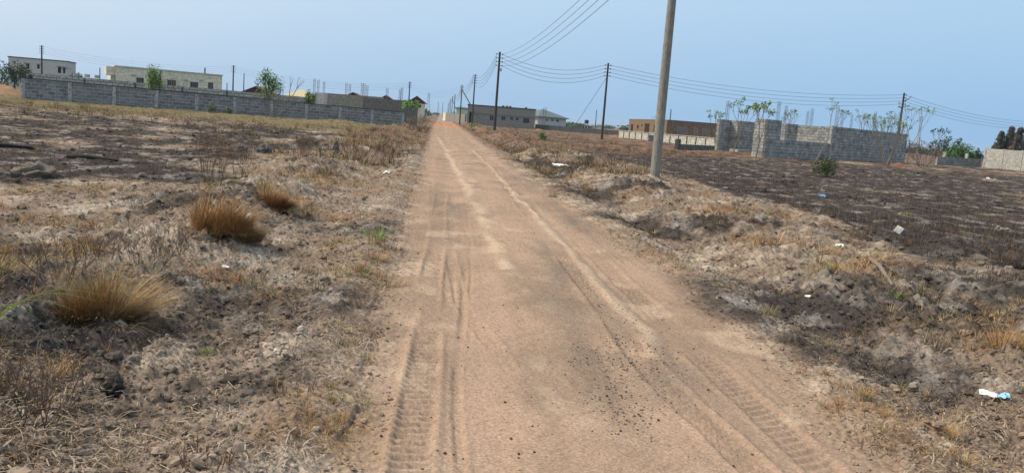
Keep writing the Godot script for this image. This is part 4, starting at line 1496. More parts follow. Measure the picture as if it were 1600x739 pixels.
func make_poles() -> void:
	pole("p1", "thick weathered pole standing alone at the edge of the burnt field", foot(1022, 290, 24.0) + Vector3(0, -0.1, 0), 8.5, 0.15, "pole_old")
	var p := foot(772, 210, 82.0)
	var o := pole("p2", "pole carrying lines three ways, next beyond the thick weathered pole", p, 7.95, 0.14, "pole_dark")
	slab(o, "junction_box", M.steel, Vector3(0.13, 6.1, -0.1), Vector3(0.3, 6.4, 0.1))
	pole("p3", "dark pole with a short side arm between the track and the block house", foot(737, 198, 128.0), 7.9, 0.13, "pole_dark")
	o = pole("p4", "dark pole propped by a long diagonal strut before the block house", foot(718, 194, 160.0), 7.3, 0.13, "pole_dark")
	strut(o, Vector3(0.1, 6.3, 0.1), foot(756, 197.5, 148.0) - o.position)
	o = pole("p5", "dark pole propped by a strut behind the low compound wall", foot(708.5, 186, 262.0), 7.9, 0.14, "pole_dark")
	strut(o, Vector3(-0.6, 6.0, 0.1), foot(719, 188, 250.0) - o.position)
	pole("p6", "pole on the right of the track, just beyond the strutted far pole", foot(705, 185, 292.0), 7.9, 0.14, "pole_dark")
	pole("p7", "thin far pole in the row along the track, third from its end", foot(702.5, 183, 345.0), 7.9, 0.14, "pole_dark")
	pole("p8", "thin far pole in the row along the track, second from its end", foot(700.5, 182.5, 410.0), 7.9, 0.14, "pole_dark", 0)
	pole("p9", "thin far pole at the end of the row along the track", foot(699, 182, 480.0), 7.9, 0.15, "pole_dark", 0)
	pole("f1", "far pole left of the track end, beyond the papaya", foot(683.5, 182, 460.0), 7.9, 0.16, "pole_dark", 0)
	pole("f2", "far pole right beside the tan wall end of the track", foot(690.5, 183, 450.0), 7.9, 0.15, "pole_dark", 0)
	pole("p10", "dark pole with a guy wire left of the brown roofless building", foot(940, 221, 86.0), 7.95, 0.13, "pole_dark")
	o = pole("p11", "leaning pole with a bent side arm behind the big roofless shell", foot(1399, 255, 95.0), 7.9, 0.15, "pole_dark", 1)
	var s := st_new()
	tube(s, [Vector3(0.1, 6.9, 0), Vector3(0.7, 7.3, 0), Vector3(0.95, 7.6, 0)], [0.06, 0.05, 0.04], 6)
	build(s, "side_arm", M.iron, o)
	s = st_new()
	tube(s, [Vector3(-0.1, 6.1, 0.05), Vector3(-0.45, 6.25, 0.05), Vector3(-0.55, 6.2, 0.05)], [0.03, 0.09, 0.07], 6)
	build(s, "lamp_head", M.iron, o)
	pole("p12", "pole beyond the narrow dark trees at the line's far end", Vector3(99, 0, -131), 7.9, 0.15, "pole_dark", 1)
	pole("l1", "tall dark pole before the grey two-storey house shell", foot(64, 150, 149.0), 7.6, 0.16, "pole_dark")
	pole("l2", "tall dark pole right of the cream bungalow", foot(362.5, 160, 170.0), 7.6, 0.16, "pole_dark")
	pole("l3", "short dark post left of the cream bungalow porch", foot(154.5, 160, 160.0), 4.9, 0.11, "pole_dark", 0)
	pole("l4", "pole behind the papaya and the end of the long wall", foot(637, 184, 190.0), 7.9, 0.17, "pole_dark")
	pole("l5", "street light post left of the leafy tree behind the long wall", foot(379, 170, 120.0), 4.6, 0.08, "pole_dark", 0)
	pole("l6", "thin short post between cream bungalow and tall dark pole", foot(353, 165, 140.0), 3.6, 0.09, "pole_dark", 0)
	pole("m1", "lone pole beyond the low dark wall and water tank", foot(930, 202, 300.0), 7.2, 0.17, "pole_dark", 0)
	pole("m2", "lone pole rising behind the brown roofless building", foot(1045, 212, 220.0), 7.4, 0.17, "pole_dark", 0)
	# wires
	span("p2", "p1", 0.9, "wire from the thick weathered pole to the three-way pole", 0.012, 0.6, 0.0)
	span("p3", "p2", 1.1, "wire between the three-way pole and the side-arm pole", 0.016, -0.5, -1.0)
	span("p4", "p3", 0.9, "wire from the strutted pole to the side-arm pole", 0.018, -0.5, -1.0)
	span("p5", "p4", 1.0, "wire running on down the track from the strutted pole", 0.02)
	span("p2", "p10", 0.95, "wire sagging from the three-way pole to the guyed pole", 0.016, 1.0, -1.0)
	span("p10", "p11", 1.0, "wire from the guyed pole to the leaning pole by the shell", 0.016, 1.0, 0.0)
	span("p11", "p12", 0.8, "wire going right from the leaning pole by the shell", 0.018)
	span("l1", "l2", 1.0, "wire between the tall poles behind the cream bungalow", 0.009)
	span("l2", "l4", 1.4, "wire running from the bungalow pole towards the papaya", 0.010)
	span("l4", "p4", 1.2, "wire crossing the track behind the papaya", 0.010)
	var top: Vector3 = pole_tops["p10"][0][3]
	wire("stay wire slanting down from the guyed pole to the ground", "", top + Vector3(-0.1, -0.25, 0), foot(886, 205, 92.0) + Vector3(0, -0.1, 0), 0.0, 0.02)

func strut(o: Node3D, from: Vector3, to: Vector3) -> void:
	var s := st_new()
	tube(s, [from, to + Vector3(0, -0.3, 0)], [0.09, 0.12], 8)
	build(s, "strut", M.pole_dark, o)

func make_plants() -> void:
	var dark_green := [Color(0.035, 0.06, 0.025), Color(0.05, 0.08, 0.03), Color(0.03, 0.05, 0.025)]
	var green := [Color(0.10, 0.19, 0.045), Color(0.15, 0.26, 0.07), Color(0.07, 0.13, 0.035)]
	var light := [Color(0.20, 0.30, 0.08), Color(0.14, 0.24, 0.06), Color(0.24, 0.34, 0.12)]
	dense_tree("broadleaf_tree", "dark green spreading tree before the grey two-storey shell", "tree", foot(22, 150, 100.0), 3.6, 3.4, 1, dark_green, {"clumps": 60, "clear": 0.3, "leaf": 0.3})
	dense_tree("broadleaf_tree", "small dark green tree between grey shell and cream bungalow", "tree", foot(116, 155, 108.0), 3.0, 1.3, 2, dark_green, {"clumps": 34, "clear": 0.4})
	dense_tree("broadleaf_tree", "smaller ragged dark tree right beside the small dark one", "tree", foot(127, 156, 108.0), 2.6, 0.9, 3, dark_green, {"clumps": 20, "clear": 0.4})
	dense_tree("columnar_shrub", "bright green upright shrub left lobe before the cream bungalow", "shrub", foot(235.5, 165, 66.0), 3.05, 0.5, 4, light, {"clumps": 38, "clear": 0.42, "leaf": 0.16})
	dense_tree("columnar_shrub", "bright green upright shrub right lobe before the cream bungalow", "shrub", foot(245, 166, 66.0), 3.0, 0.5, 5, light, {"clumps": 38, "clear": 0.42, "leaf": 0.16})
	sparse_tree("bare_shrub", "leafless pinkish shrub beside the bright green shrub", "shrub", foot(260, 166, 65.5), 2.8, 6, {"stems": 4, "leaves": 0, "rad": 0.03, "depth": 3, "bark": M.twig_grey})
	dense_tree("broadleaf_tree", "leafy green round-crowned tree behind the long wall", "tree", foot(421, 172, 73.0), 3.95, 2.2, 7, green, {"clumps": 58, "clear": 0.5, "leaf": 0.2, "per": 24})
	sparse_tree("bare_tree", "bare pale-limbed tree leaning right of the leafy green tree", "tree", foot(437, 174, 74.0), 3.7, 8, {"depth": 2, "leaves": 2, "lean": Vector3(0.45, 0, 0), "rad": 0.06, "first": 0.42, "spread": 0.5, "bark": M.twig_grey})
	sparse_tree("dry_shrub", "grey dry shrub with forked stems against the long wall", "shrub", foot(428, 187, 62.5), 2.3, 9, {"stems": 7, "fan": 0.8, "leaves": 3, "leaf": 0.1, "leafy": 0.4, "rad": 0.025, "bark": M.twig_grey, "cols": [Color(0.18, 0.17, 0.1), Color(0.12, 0.14, 0.07)]})
	dense_tree("broadleaf_tree", "round green tree at the left end of the roofless shell", "tree", foot(484, 184, 82.0), 2.6, 1.05, 10, green, {"clumps": 36, "clear": 0.35, "leaf": 0.2})
	dense_tree("small_bush", "dark green bush against the long wall, left of its neighbour", "bush", foot(331, 179, 61.5), 0.75, 0.7, 11, [Color(0.07, 0.1, 0.045), Color(0.11, 0.14, 0.06)], {"clumps": 26, "clear": 0.1, "leaf": 0.1})
	dense_tree("small_bush", "slimmer green bush against the long wall, nearer the dry shrub", "bush", foot(357, 181, 62.5), 0.62, 0.4, 12, [Color(0.09, 0.14, 0.05), Color(0.13, 0.17, 0.06)], {"clumps": 20, "clear": 0.1, "leaf": 0.1})
	papaya(foot(639, 200, 74.0), 2.45)
	sparse_tree("dry_shrub", "tangled dry shrub at the end of the long wall by the track", "shrub", foot(652, 200, 72.0), 1.7, 13, {"stems": 12, "fan": 1.0, "depth": 3, "leaves": 5, "leaf": 0.12, "leafy": 0.7, "rad": 0.02, "bark": M.twig_grey, "cols": [Color(0.17, 0.14, 0.09), Color(0.11, 0.11, 0.06), Color(0.22, 0.16, 0.1)]})
	sparse_tree("dry_shrub", "low brown dry shrub on the bank beside the track", "shrub", foot(661, 203, 64.0), 1.0, 14, {"stems": 12, "fan": 1.1, "depth": 2, "leaves": 5, "leaf": 0.12, "rad": 0.018, "bark": M.twig, "cols": [Color(0.18, 0.12, 0.07), Color(0.13, 0.09, 0.06)]})
	dense_tree("small_bush", "small bright green bush in the brown field before the block house", "bush", foot(848, 220, 67.0), 0.85, 0.6, 15, [Color(0.07, 0.15, 0.04), Color(0.1, 0.2, 0.05)], {"clumps": 30, "clear": 0.05, "leaf": 0.1})
	dense_tree("small_bush", "yellow-green bush beside the side-arm pole", "bush", foot(741, 203, 112.0), 0.8, 1.7, 16, [Color(0.16, 0.2, 0.06), Color(0.2, 0.22, 0.08)], {"clumps": 26, "clear": 0.05, "leaf": 0.14})
	dense_tree("small_bush", "green bush beyond the low dark wall right of the hipped roof", "bush", foot(896, 203, 190.0), 2.0, 3.0, 17, green, {"clumps": 22, "clear": 0.05, "leaf": 0.3})
	sparse_tree("bare_tree", "faint leafless tree behind the brown roofless building", "tree", foot(1028, 212, 150.0), 4.6, 18, {"depth": 4, "leaves": 0, "rad": 0.08, "spread": 0.8, "bark": M.twig_grey})
	# small trees round the roofless shell
	var fr := [Color(0.16, 0.24, 0.07), Color(0.24, 0.32, 0.11), Color(0.10, 0.16, 0.05)]
	var g := "slender pale-barked trees round the roofless shell"
	sparse_tree("slender_tree", "slender tree at the left end of the roofless shell", "tree", foot(1118, 236, 74.0), 4.1, 19, {"group": g, "depth": 3, "leaves": 13, "leaf": 0.25, "cols": fr, "leafy": 0.75, "spread": 0.45, "rad": 0.05, "lean": Vector3(-0.12, 0, 0), "bark": M.bark_pale})
	sparse_tree("slender_tree", "slender tree leaning right before the recessed shell wall", "tree", foot(1145, 239, 65.0), 4.4, 20, {"group": g, "depth": 3, "leaves": 16, "leaf": 0.26, "cols": fr, "leafy": 0.9, "lean": Vector3(0.28, 0, 0), "spread": 0.5, "rad": 0.055, "first": 0.42})
	sparse_tree("slender_tree", "leafiest slender tree before the shell's front pier", "tree", foot(1180, 251, 53.5), 3.75, 21, {"group": g, "depth": 3, "leaves": 20, "leaf": 0.24, "cols": fr, "leafy": 1.0, "lean": Vector3(0.1, 0, 0), "spread": 0.55, "rad": 0.06, "first": 0.4})
	sparse_tree("slender_tree", "thin bowed tree before the shell's low sill wall", "tree", foot(1274, 248, 58.0), 3.7, 22, {"group": g, "depth": 3, "leaves": 12, "leaf": 0.24, "cols": fr, "leafy": 0.6, "lean": Vector3(0.45, 0, 0), "spread": 0.45, "rad": 0.045, "first": 0.42})
	sparse_tree("slender_tree", "pale multi-stemmed tree before the right end of the shell", "tree", foot(1385, 262, 62.0), 3.9, 23, {"group": g, "depth": 3, "stems": 5, "fan": 0.45, "leaves": 8, "leaf": 0.2, "cols": fr, "leafy": 0.5, "spread": 0.4, "rad": 0.04})
	for q in [[1235, 80.0, 4.3, 24, "tree with few leaves rising behind the shell's low sill"], [1352, 78.0, 5.0, 26, "dark-stemmed tree behind the middle of the long shell wall"], [1383, 80.0, 5.2, 27, "bushy-topped tree behind the shell, left of the leaning pole"], [1425, 74.0, 4.3, 28, "sparse tree at the right end of the shell"]]:
		sparse_tree("slender_tree", q[4], "tree", foot(q[0] - 6, 250, q[1]), q[2], q[3], {"group": g, "depth": 4, "leaves": 10, "leaf": 0.2, "bark": M.twig_grey, "cols": fr, "leafy": 0.45, "spread": 0.5, "rad": 0.05, "first": 0.36})
	sparse_tree("twiggy_bush", "dense grey-purple twiggy bush at the shell's right corner", "bush", foot(1442, 264, 64.0), 2.3, 30, {"stems": 16, "fan": 0.9, "depth": 3, "leaves": 6, "leaf": 0.13, "leafy": 1.0, "rad": 0.022, "bark": M.twig_grey, "cols": [Color(0.10, 0.085, 0.08), Color(0.14, 0.11, 0.10), Color(0.07, 0.09, 0.05)]})
	sparse_tree("slender_tree", "leaning leafy sapling right of the twiggy bush", "tree", foot(1452, 262, 68.0), 3.4, 31, {"group": g, "depth": 3, "leaves": 8, "leaf": 0.26, "cols": dark_green, "leafy": 0.8, "lean": Vector3(0.2, 0, 0), "rad": 0.045})
	dense_tree("broadleaf_tree", "dark green tree behind the low dark wall, nearest the twiggy bush", "tree", foot(1476, 262, 105.0), 3.5, 4.0, 32, dark_green + [Color(0.07, 0.1, 0.04)], {"clumps": 60, "clear": 0.2, "leaf": 0.32})
	dense_tree("broadleaf_tree", "bright green rounded tree behind the low dark wall", "tree", foot(1497, 262, 100.0), 2.75, 3.4, 33, [Color(0.10, 0.20, 0.05), Color(0.07, 0.14, 0.04)], {"clumps": 60, "clear": 0.2, "leaf": 0.3})
	dense_tree("broadleaf_tree", "lowest dark tree behind the wall, by the concrete end post", "tree", foot(1521, 262, 110.0), 2.3, 3.6, 34, dark_green, {"clumps": 45, "clear": 0.2, "leaf": 0.3})
	mast_tree("narrow dark drooping tree behind the pale wall, nearest its end post", foot(1559, 262, 92.0), 4.2, 35)
	mast_tree("middle narrow dark drooping tree behind the pale wall", foot(1573, 264, 92.0), 4.85, 36)
	mast_tree("tallest narrow dark drooping tree behind the pale wall", foot(1587, 265, 90.0), 4.8, 37)
	mast_tree("narrow dark drooping tree farthest from the pale wall's end post", foot(1603, 266, 92.0), 4.4, 38)
	# field shrubs
	dense_tree("small_bush", "grey-green bush in the burnt field before the roofless shell", "bush", spot(1288, 277), 0.95, 1.15, 39, [Color(0.08, 0.11, 0.045), Color(0.14, 0.17, 0.075), Color(0.05, 0.07, 0.035)], {"clumps": 70, "clear": 0.05, "leaf": 0.085, "per": 30})
	var weed_cols := [Color(0.16, 0.10, 0.06), Color(0.11, 0.075, 0.05), Color(0.2, 0.13, 0.08)]
	for q in [[332, 296, 1.35, 50, "tall thin weed with a green base on the left field bank", true], [376, 282, 1.05, 51, "reddish-brown bushy weed beside the tall thin weed", false], [352, 248, 0.95, 56, "brown bare weed behind the reddish-brown bushy weed", false], [476, 246, 0.8, 57, "dry brown weed on the bank left of the grey stump", false], [322, 268, 1.1, 58, "thin brown weed left of the tall green-based weed", false]]:
		var w := sparse_tree("dry_weed", q[4], "weed", spot(q[0], q[1]), q[2], q[3], {"stems": 7, "fan": 0.3, "depth": 4, "leaves": 2, "leaf": 0.045, "leafy": 0.3, "rad": 0.006, "first": 0.27, "spread": 0.45, "up": 0.4, "bark": M.twig, "cols": weed_cols, "group": "dead weeds standing by the track"})
		if q[5]: put(tuft_mesh(77, 90, 0.12, 0.1, 0.3, 0.012, 0.7, 0.6, [Color(0.10, 0.15, 0.06), Color(0.14, 0.18, 0.08)]), "green_leaves", M.blade, w)
	for q in [[45, 660, 0.52, 52, "bare brown woody weed on the near left bank"], [12, 640, 0.4, 59, "small bare weed left of the woody weed"], [265, 395, 0.45, 53, "dark tangled weed before the broad straw tuft"], [230, 415, 0.4, 60, "dark flattened weed behind the largest straw tuft"], [95, 440, 0.5, 61, "thin upright dark weed behind the near left bank"], [160, 400, 0.35, 62, "low dark bramble in the left field edge"]]:
		sparse_tree("dry_weed", q[4], "weed", spot(q[0], q[1]), q[2], q[3], {"stems": 9, "fan": 0.7, "depth": 3, "leaves": 2, "leaf": 0.02, "leafy": 0.5, "rad": 0.005, "spread": 0.55, "up": 0.25, "bark": M.twig, "cols": weed_cols, "group": "dead weeds standing by the track"})
	for q in [[458, 612, 0.2, 54, "rust-brown stalks at the left edge of the track"], [320, 725, 0.18, 55, "rust-brown stalks low on the near left verge"], [560, 520, 0.14, 63, "short rust-brown stalks beside the tyre bars"]]:
		sparse_tree("dry_weed", q[4], "weed", spot(q[0], q[1]), q[2], q[3], {"stems": 14, "fan": 0.35, "depth": 1, "leaves": 0, "rad": 0.0028, "spread": 0.3, "first": 0.6, "bark": M.twig, "group": "dead weeds standing by the track"})
	# straw tufts
	var straw := [Color(0.40, 0.26, 0.12), Color(0.34, 0.20, 0.09), Color(0.46, 0.33, 0.17), Color(0.28, 0.17, 0.08)]
	var olive := [Color(0.26, 0.22, 0.09), Color(0.33, 0.25, 0.12), Color(0.20, 0.18, 0.07)]
	var rust := [Color(0.34, 0.18, 0.08), Color(0.40, 0.22, 0.10), Color(0.27, 0.14, 0.07)]
	var grey := [Color(0.19, 0.15, 0.11), Color(0.25, 0.2, 0.13), Color(0.13, 0.11, 0.08)]
	var wind := Vector3(0.25, 0, 0.1)
	var big := [tussock_mesh(101, 3400, 0.17, 0.32, 0.66, 0.0036, straw + straw + olive + rust + grey, wind * 0.7), tussock_mesh(102, 3200, 0.22, 0.32, 0.68, 0.0042, straw + straw + rust, wind * 1.4), tussock_mesh(103, 2600, 0.19, 0.3, 0.66, 0.0042, rust + straw, wind * 1.6)]
	var tg := "clumps of dry straw-coloured grass"
	for q in [[150, 498, 0, 0.86, "largest straw tuft, dome-shaped, on the near left bank"], [338, 362, 1, 0.92, "broad wind-combed straw tuft left of the white bag"], [426, 322, 2, 0.88, "reddish straw tuft beyond the white bag"], [378, 372, 1, 0.6, "small straw tuft at the foot of the broad one"], [1578, 556, 2, 0.6, "orange tuft on the near right ditch bank"]]:
		var p := spot(q[0], q[1])
		single(big[q[2]], "grass_tuft", M.blade, q[4], "grass tuft", Transform3D(Basis(Vector3.UP, 0.0).scaled(Vector3.ONE * q[3]), p), tg)
	var small := [tussock_mesh(111, 260, 0.10, 0.08, 0.25, 0.0035, olive + grey, Vector3.ZERO), tussock_mesh(112, 240, 0.11, 0.08, 0.25, 0.0035, rust + straw + grey, wind), tussock_mesh(113, 260, 0.09, 0.06, 0.21, 0.0035, grey, Vector3.ZERO), tussock_mesh(114, 200, 0.08, 0.07, 0.21, 0.004, [Color(0.14, 0.22, 0.06), Color(0.2, 0.26, 0.08), Color(0.25, 0.24, 0.1)], Vector3.ZERO)]
	var list := [[585, 372, 3, 1.3, "green-based tuft at the left edge of the track"], [602, 384, 1, 1.25, "straw tuft spilling over the left edge of the track"], [585, 402, 1, 0.8, "short straw tuft just before the green-based one"], [483, 428, 2, 1.0, "round grey-green tuft on the left verge"], [612, 446, 1, 0.7, "small rust tuft at the track edge, left of the tyre bars"], [1197, 495, 0, 0.8, "olive tuft at the right edge of the track"], [1236, 528, 2, 0.7, "small grey tuft right of the olive edge tuft"], [1285, 538, 0, 0.7, "yellow-olive tuft on the right verge"], [1472, 672, 1, 0.62, "pale straw tuft left of the blue sachet"], [1350, 625, 0, 0.4, "tiny yellow tuft on the near right verge"], [1130, 355, 0, 1.2, "yellow-green tuft on the bank beyond the ditch"], [962, 360, 1, 0.8, "low orange tuft at the right track edge"], [1205, 385, 1, 1.6, "wide orange tuft spread over the right bank"], [1248, 392, 1, 1.7, "rust-orange tuft in the middle of the right bank"], [1290, 398, 1, 1.3, "orange tuft beside the grey mound of the right bank"], [1330, 425, 1, 1.2, "brown tuft below the half-buried bag"], [1455, 470, 0, 1.2, "olive tuft above the right ditch"], [1490, 492, 3, 1.0, "greenish tuft on the ditch bank"], [1460, 545, 2, 1.1, "grey drooping tuft on the ditch bank"], [1400, 460, 3, 0.9, "green tuft beside the ditch top"], [1415, 336, 3, 0.9, "lone yellow-green grass in the burnt field"], [318, 554, 3, 0.42, "bright green sprout on the left verge"], [160, 548, 1, 0.35, "pale yellow tuft below the largest straw tuft"], [200, 420, 0, 1.1, "olive grass behind the largest straw tuft"], [560, 248, 0, 1.3, "olive tuft on the left bank far along"], [510, 275, 1, 1.4, "brown tuft on the left bank past the stone"], [545, 262, 2, 1.3, "grey tuft beside the grey stump"], [865, 308, 0, 1.0, "olive tuft on the right verge near the white slab"], [835, 245, 2, 1.8, "grey tuft clump on the far right bank"], [925, 300, 1, 1.4, "brown tuft right of the white slab"], [1010, 330, 1, 1.2, "brown tuft at the foot of the thick pole's bank"], [1060, 318, 0, 1.1, "olive tuft by the thick weathered pole"], [500, 290, 1, 1.2, "rusty tuft on the bank left of the verge litter"], [70, 580, 1, 0.8, "straw tuft under the woody weed"], [15, 700, 1, 0.9, "straw tuft in the near left corner"]]
	for q in list:
		var p := spot(q[0], q[1])
		single(small[q[2]], "grass_tuft", M.blade, q[4], "grass tuft", Transform3D(Basis(Vector3.UP, rng.randf() * TAU).scaled(Vector3.ONE * q[3]), p), tg)
	# long green-yellow stems reaching in over the near left bank
	var root := spot(-60, 560)
	var st := SurfaceTool.new()
	st.begin(Mesh.PRIMITIVE_TRIANGLES)
	for q in [[165, 462, 5.6, 0.004], [150, 470, 5.5, 0.004], [118, 486, 5.3, 0.0045], [60, 500, 5.0, 0.005], [30, 522, 4.8, 0.006]]:
		var tip := at(q[0], q[1], q[2]) - root
		st.set_color([Color(0.40, 0.36, 0.12), Color(0.32, 0.36, 0.10), Color(0.42, 0.32, 0.15)][rng.randi() % 3])
		var last := Vector3.ZERO
		for k in 8:
			var t := (k + 1) / 8.0
			var p := tip * t + Vector3(0, 0.22 * sin(t * PI) * (1.0 - t * 0.4), 0)
			var wv := Vector3(0, q[3] * (1.3 - t), 0.001)
			quad(st, last - wv, p - wv * 0.8, p + wv * 0.8, last + wv)
			last = p
	st.generate_normals()
	single(st.commit(), "arching_grass", M.blade, "long yellow-green grass stems arching in before the largest straw tuft", "grass", Transform3D(Basis(), root))

func papaya(where: Vector3, h: float) -> void:
	var r := RandomNumberGenerator.new()
	r.seed = 71
	var o := thing("papaya_tree", "young papaya with a bright green top at the long wall's end", "tree", where)
	var st := st_new()
	tube(st, [Vector3(0, -0.2, 0), Vector3(0.05, h * 0.5, 0), Vector3(0.02, h * 0.9, 0)], [0.07, 0.06, 0.05], 7)
	build(st, "trunk", M.bark_pale, o)
	for k in 16:
		var ls := SurfaceTool.new()
		ls.begin(Mesh.PRIMITIVE_TRIANGLES)
		var a := TAU * k * 0.381
		var up := r.randf_range(-0.25, 0.9)
		var d := Vector3(cos(a), up, sin(a)).normalized()
		var e := Vector3(0.02, h * 0.84, 0) + d * 0.5
		for j in 9:
			var b := (d + rdir(r) * 0.9).normalized()
			var s := r.randf_range(0.7, 1.3)
			leaf_quad(ls, e, (b + Vector3(0, -0.2, 0)).normalized(), 0.42, 0.14, Color(0.14 * s, 0.26 * s, 0.05 * s))
		ls.set_color(Color(0.2, 0.26, 0.08))
		quad(ls, Vector3(0.02, h * 0.87, 0), e, e + Vector3(0, 0.02, 0), Vector3(0.02, h * 0.89, 0))
		ls.generate_normals()
		put(ls.commit(), "leaf", M.leaf, o)

# ------------------------------------------------------------------ litter, stones and logs
func crumpled(seed_: int, sx: float, sy: float, sz: float, n := 14, smooth := false) -> ArrayMesh:
	var noise := FastNoiseLite.new()
	noise.seed = seed_; noise.frequency = 1.3
	noise.fractal_octaves = 3
	var st := SurfaceTool.new()
	st.begin(Mesh.PRIMITIVE_TRIANGLES)
	st.set_smooth_group(0 if smooth else -1)
	var g := func(i: int, j: int) -> Vector3:
		var u := TAU * i / n
		var v := PI * j / (n / 2)
		var p := Vector3(cos(u) * sin(v), cos(v), sin(u) * sin(v))
		return p * Vector3(sx, sy, sz) * (1.0 + 0.75 * noise.get_noise_3d(p.x * 1.4, p.y * 1.4, p.z * 1.4))
	for i in n:
		for j in n / 2:
			quad(st, g.call(i, j), g.call((i + 1) % n, j), g.call((i + 1) % n, j + 1), g.call(i, j + 1))
	st.generate_normals()
	return st.commit()

func sheet(seed_: int, w: float, d: float, lift: float, n := 9) -> SurfaceTool:
	var noise := FastNoiseLite.new()
	noise.seed = seed_; noise.frequency = 9.0
	var st := st_new()
	var g := func(i: int, j: int, s: float) -> Vector3:
		var x := (float(i) / n - 0.5) * w
		var z := (float(j) / n - 0.5) * d
		return Vector3(x + 0.01 * noise.get_noise_2d(z, x + 5.0), lift * (0.6 + noise.get_noise_2d(x, z)) + s, z + 0.02 * noise.get_noise_2d(x, z + 8.0))
	for i in n:
		for j in n:
			quad(st, g.call(i, j, 0.0), g.call(i + 1, j, 0.0), g.call(i + 1, j + 1, 0.0), g.call(i, j + 1, 0.0))
			quad(st, g.call(i, j, -0.002), g.call(i, j + 1, -0.002), g.call(i + 1, j + 1, -0.002), g.call(i + 1, j, -0.002))
	return st

func make_litter() -> void:
	var lg := "scraps of litter"
	for q in [[388, 341, 0.042, 0.036, 0.035, "plastic_white", "crumpled white bag beside the broad straw tuft", 1], [351, 418, 0.04, 0.013, 0.025, "paper", "crumpled white paper on the left verge slope", 2], [402, 402, 0.035, 0.01, 0.02, "paper", "flat white scrap above the crumpled paper", 3], [1285, 307, 0.13, 0.045, 0.06, "plastic_blue", "pale blue bag lying in the burnt field", 4], [1312, 384, 0.08, 0.04, 0.06, "paper", "whitish bag half buried in the right bank", 5], [604, 272, 0.2, 0.05, 0.09, "paper", "greyish plastic scraps at the left track edge", 6], [1265, 467, 0.05, 0.012, 0.03, "paper", "small pale scrap beside the right ditch", 7], [492, 671, 0.022, 0.01, 0.012, "paper", "tiny pale scrap on the near left verge", 8], [1545, 280, 0.1, 0.08, 0.08, "paper", "pale lump lying before the tall pale wall", 9]]:
		var p := spot(q[0], q[1])
		single(crumpled(q[7], q[2], q[3], q[4]), "litter_scrap", M[q[5]], q[6], "litter", Transform3D(Basis(Vector3.UP, q[7] * 1.3), p + Vector3(0, q[3] * 0.45, 0)), lg)
	# blue and white sachet
	var o := thing("plastic_sachet", "torn white and blue water sachet on the near right verge", "sachet", spot(1557, 626) + Vector3(0, 0.02, 0), -0.5)
	build(sheet(5, 0.1, 0.075, 0.025), "white_end", M.plastic_white, o, Transform3D(Basis(), Vector3(-0.05, 0, 0)))
	build(sheet(6, 0.075, 0.07, 0.025), "blue_end", M.plastic_blue, o, Transform3D(Basis(), Vector3(0.04, 0.004, 0.005)))
	# white slab by the track
	o = thing("foam_slab", "flat white slab lying on the right bank by the track", "slab", spot(875, 265), 0.2)
	build(sheet(7, 0.55, 0.35, 0.04), "upper_face", M.plastic_white, o, Transform3D(Basis(Vector3.RIGHT, 0.12), Vector3(0, 0.08, 0)))
	build(sheet(8, 0.5, 0.3, 0.03), "lower_layer", M.paper, o, Transform3D(Basis(Vector3.RIGHT, 0.1), Vector3(0, 0.04, 0)))
	# loose concrete block
	var st := st_new()
	box(st, Vector3(-0.22, -0.1, -0.11), Vector3(0.22, 0.1, 0.11))
	single(done(st), "concrete_block", M.concrete, "loose concrete block tilted on the right bank", "block", Transform3D(Basis.from_euler(Vector3(0.35, 0.5, -0.5)).scaled(Vector3.ONE * 0.62), spot(1408, 370) + Vector3(0, 0.07, 0)))
	# stones, stump, logs
	for q in [[412, 238, 0.24, 0.16, 0.2, "rounded grey stone on the left bank", 11], [524, 236, 0.1, 0.24, 0.1, "upright grey stump on the left bank", 12], [372, 236, 0.22, 0.15, 0.2, "dark broken lump of earth beside the grey stone", 13], [176, 612, 0.06, 0.05, 0.05, "black burnt clod on the near left bank", 14], [1578, 418, 0.17, 0.07, 0.1, "black burnt root lump at the right field edge", 15], [52, 278, 0.3, 0.16, 0.26, "grey termite mound in the left field", 16]]:
		var p := spot(q[0], q[1])
		single(crumpled(q[6], q[2], q[3], q[4], 30, true), "field_stone", M.log if q[6] >= 14 and q[6] < 16 else (M.soil if q[6] in [13, 16] else M.stone), q[5], "stone", Transform3D(Basis(Vector3.UP, q[6]), p + Vector3(0, q[3] * 0.4, 0)))
	for q in [[-30, 229, 50, 233, "burnt log lying at the far edge of the left field"], [104, 246, 182, 253, "longer burnt log lying in the left field"], [1360, 408, 1395, 452, "grey dead branch on the right bank"]]:
		var a := spot(q[0], q[1]) + Vector3(0, 0.03, 0)
		var b := spot(q[2], q[3]) + Vector3(0, 0.03, 0)
		st = st_new()
		var r := 0.045 if q[0] < 1000 else 0.025
		tube(st, [Vector3.ZERO, (b - a) * 0.4 + Vector3(0, 0.03, 0.03), b - a], [r, r * 1.1, r * 0.7], 8)
		single(done(st), "burnt_log" if q[0] < 1000 else "dead_branch", M.log if q[0] < 1000 else M.twig_grey, q[4], "log" if q[0] < 1000 else "branch", Transform3D(Basis(), a))
	# distant scrub along the horizon
	var xf := []
	var cl := []
	for k in 900:
		var d := 260.0 * pow(10.0, rng.randf())
		var x := rng.randf_range(-0.6, 0.8) * d
		if absf(x - 1.0) < 6.0: continue
		if NB.get_noise_2d(x * 0.05, d * 0.05) < -0.05: continue
		var s := rng.randf_range(1.2, 3.2)
		xf.append(Transform3D(Basis(Vector3.UP, rng.randf() * TAU).scaled_local(Vector3(s * 1.5, s, s * 1.5)), Vector3(x, base_y(x, -d) - 0.2, -d)))
		cl.append(Color(1, 1, 1) * rng.randf_range(0.7, 1.3))
	scatter("distant_scrub", "hazy band of low trees along the horizon", "trees", [scrub_mesh(1), scrub_mesh(2)], M.blade, xf, cl)

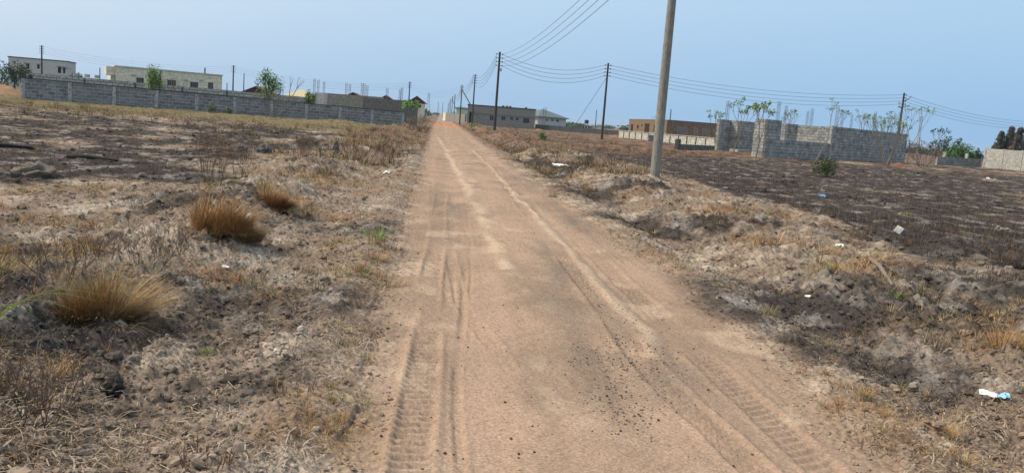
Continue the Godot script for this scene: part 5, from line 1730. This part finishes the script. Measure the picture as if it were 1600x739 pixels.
func scrub_mesh(seed_: int) -> ArrayMesh:
	var r := RandomNumberGenerator.new()
	r.seed = seed_
	var st := SurfaceTool.new()
	st.begin(Mesh.PRIMITIVE_TRIANGLES)
	st.set_smooth_group(-1)
	for k in 160:
		var v := rdir(r) * pow(r.randf(), 0.4)
		var s := r.randf_range(0.6, 1.3)
		leaf_quad(st, Vector3(v.x, 0.55 + 0.45 * v.y, v.z), rdir(r), 0.35, 0.25, Color(0.06 * s, 0.085 * s, 0.04 * s))
	st.generate_normals()
	return st.commit()
func _ready() -> void:
	rng.seed = 20240
	# camera
	var cam := Camera3D.new()
	cam.name = "camera"
	add_child(cam)
	cam.position = EYE
	cam.rotation_degrees = Vector3(-8.0, -5.45, 4.3)
	cam.fov = rad_to_deg(2.0 * atan(369.5 / FOCAL))
	cam.near = 0.05
	cam.far = 12000.0
	cam.current = true
	cam_basis = Basis.from_euler(Vector3(deg_to_rad(-8.0), deg_to_rad(-5.45), deg_to_rad(4.3)))
	# sky and air
	var we := WorldEnvironment.new()
	we.name = "world_environment"
	var env := Environment.new()
	env.background_mode = Environment.BG_SKY
	var sky := Sky.new()
	var sm := ProceduralSkyMaterial.new()
	sm.sky_top_color = lin(0.59, 0.80, 0.97)
	sm.sky_horizon_color = lin(0.25, 0.47, 0.75)
	sm.sky_curve = 0.16
	sm.ground_bottom_color = lin(0.2, 0.17, 0.14)
	sm.ground_horizon_color = lin(0.3, 0.42, 0.6)
	sm.ground_curve = 0.02
	sm.sun_angle_max = 180.0
	sm.sun_curve = 0.5
	sm.sky_cover = haze_cover()
	sm.sky_cover_modulate = Color(1, 1, 1, 1)
	sky.sky_material = sm
	env.sky = sky
	env.tonemap_mode = Environment.TONE_MAPPER_LINEAR
	env.tonemap_exposure = 1.0
	env.sdfgi_enabled = true
	env.ssao_enabled = true
	env.ssil_enabled = true
	env.fog_enabled = true
	env.fog_density = 0.00022
	env.fog_light_color = lin(0.52, 0.66, 0.86)
	we.environment = env
	add_child(we)
	# a hazy sun, high on the left and a little ahead
	var sun := DirectionalLight3D.new()
	sun.name = "sun"
	sun.light_energy = 1.42
	sun.light_color = Color(1.0, 0.96, 0.89)
	sun.light_angular_distance = 1.2
	sun.shadow_enabled = true
	add_child(sun)
	sun.look_at_from_position(Vector3.ZERO, Vector3(0.66, -0.76, 0.13))
	setup_noise()
	make_materials()
	make_ground()
	make_structures()
	make_poles()
	make_plants()
	make_litter()
	make_scatter()
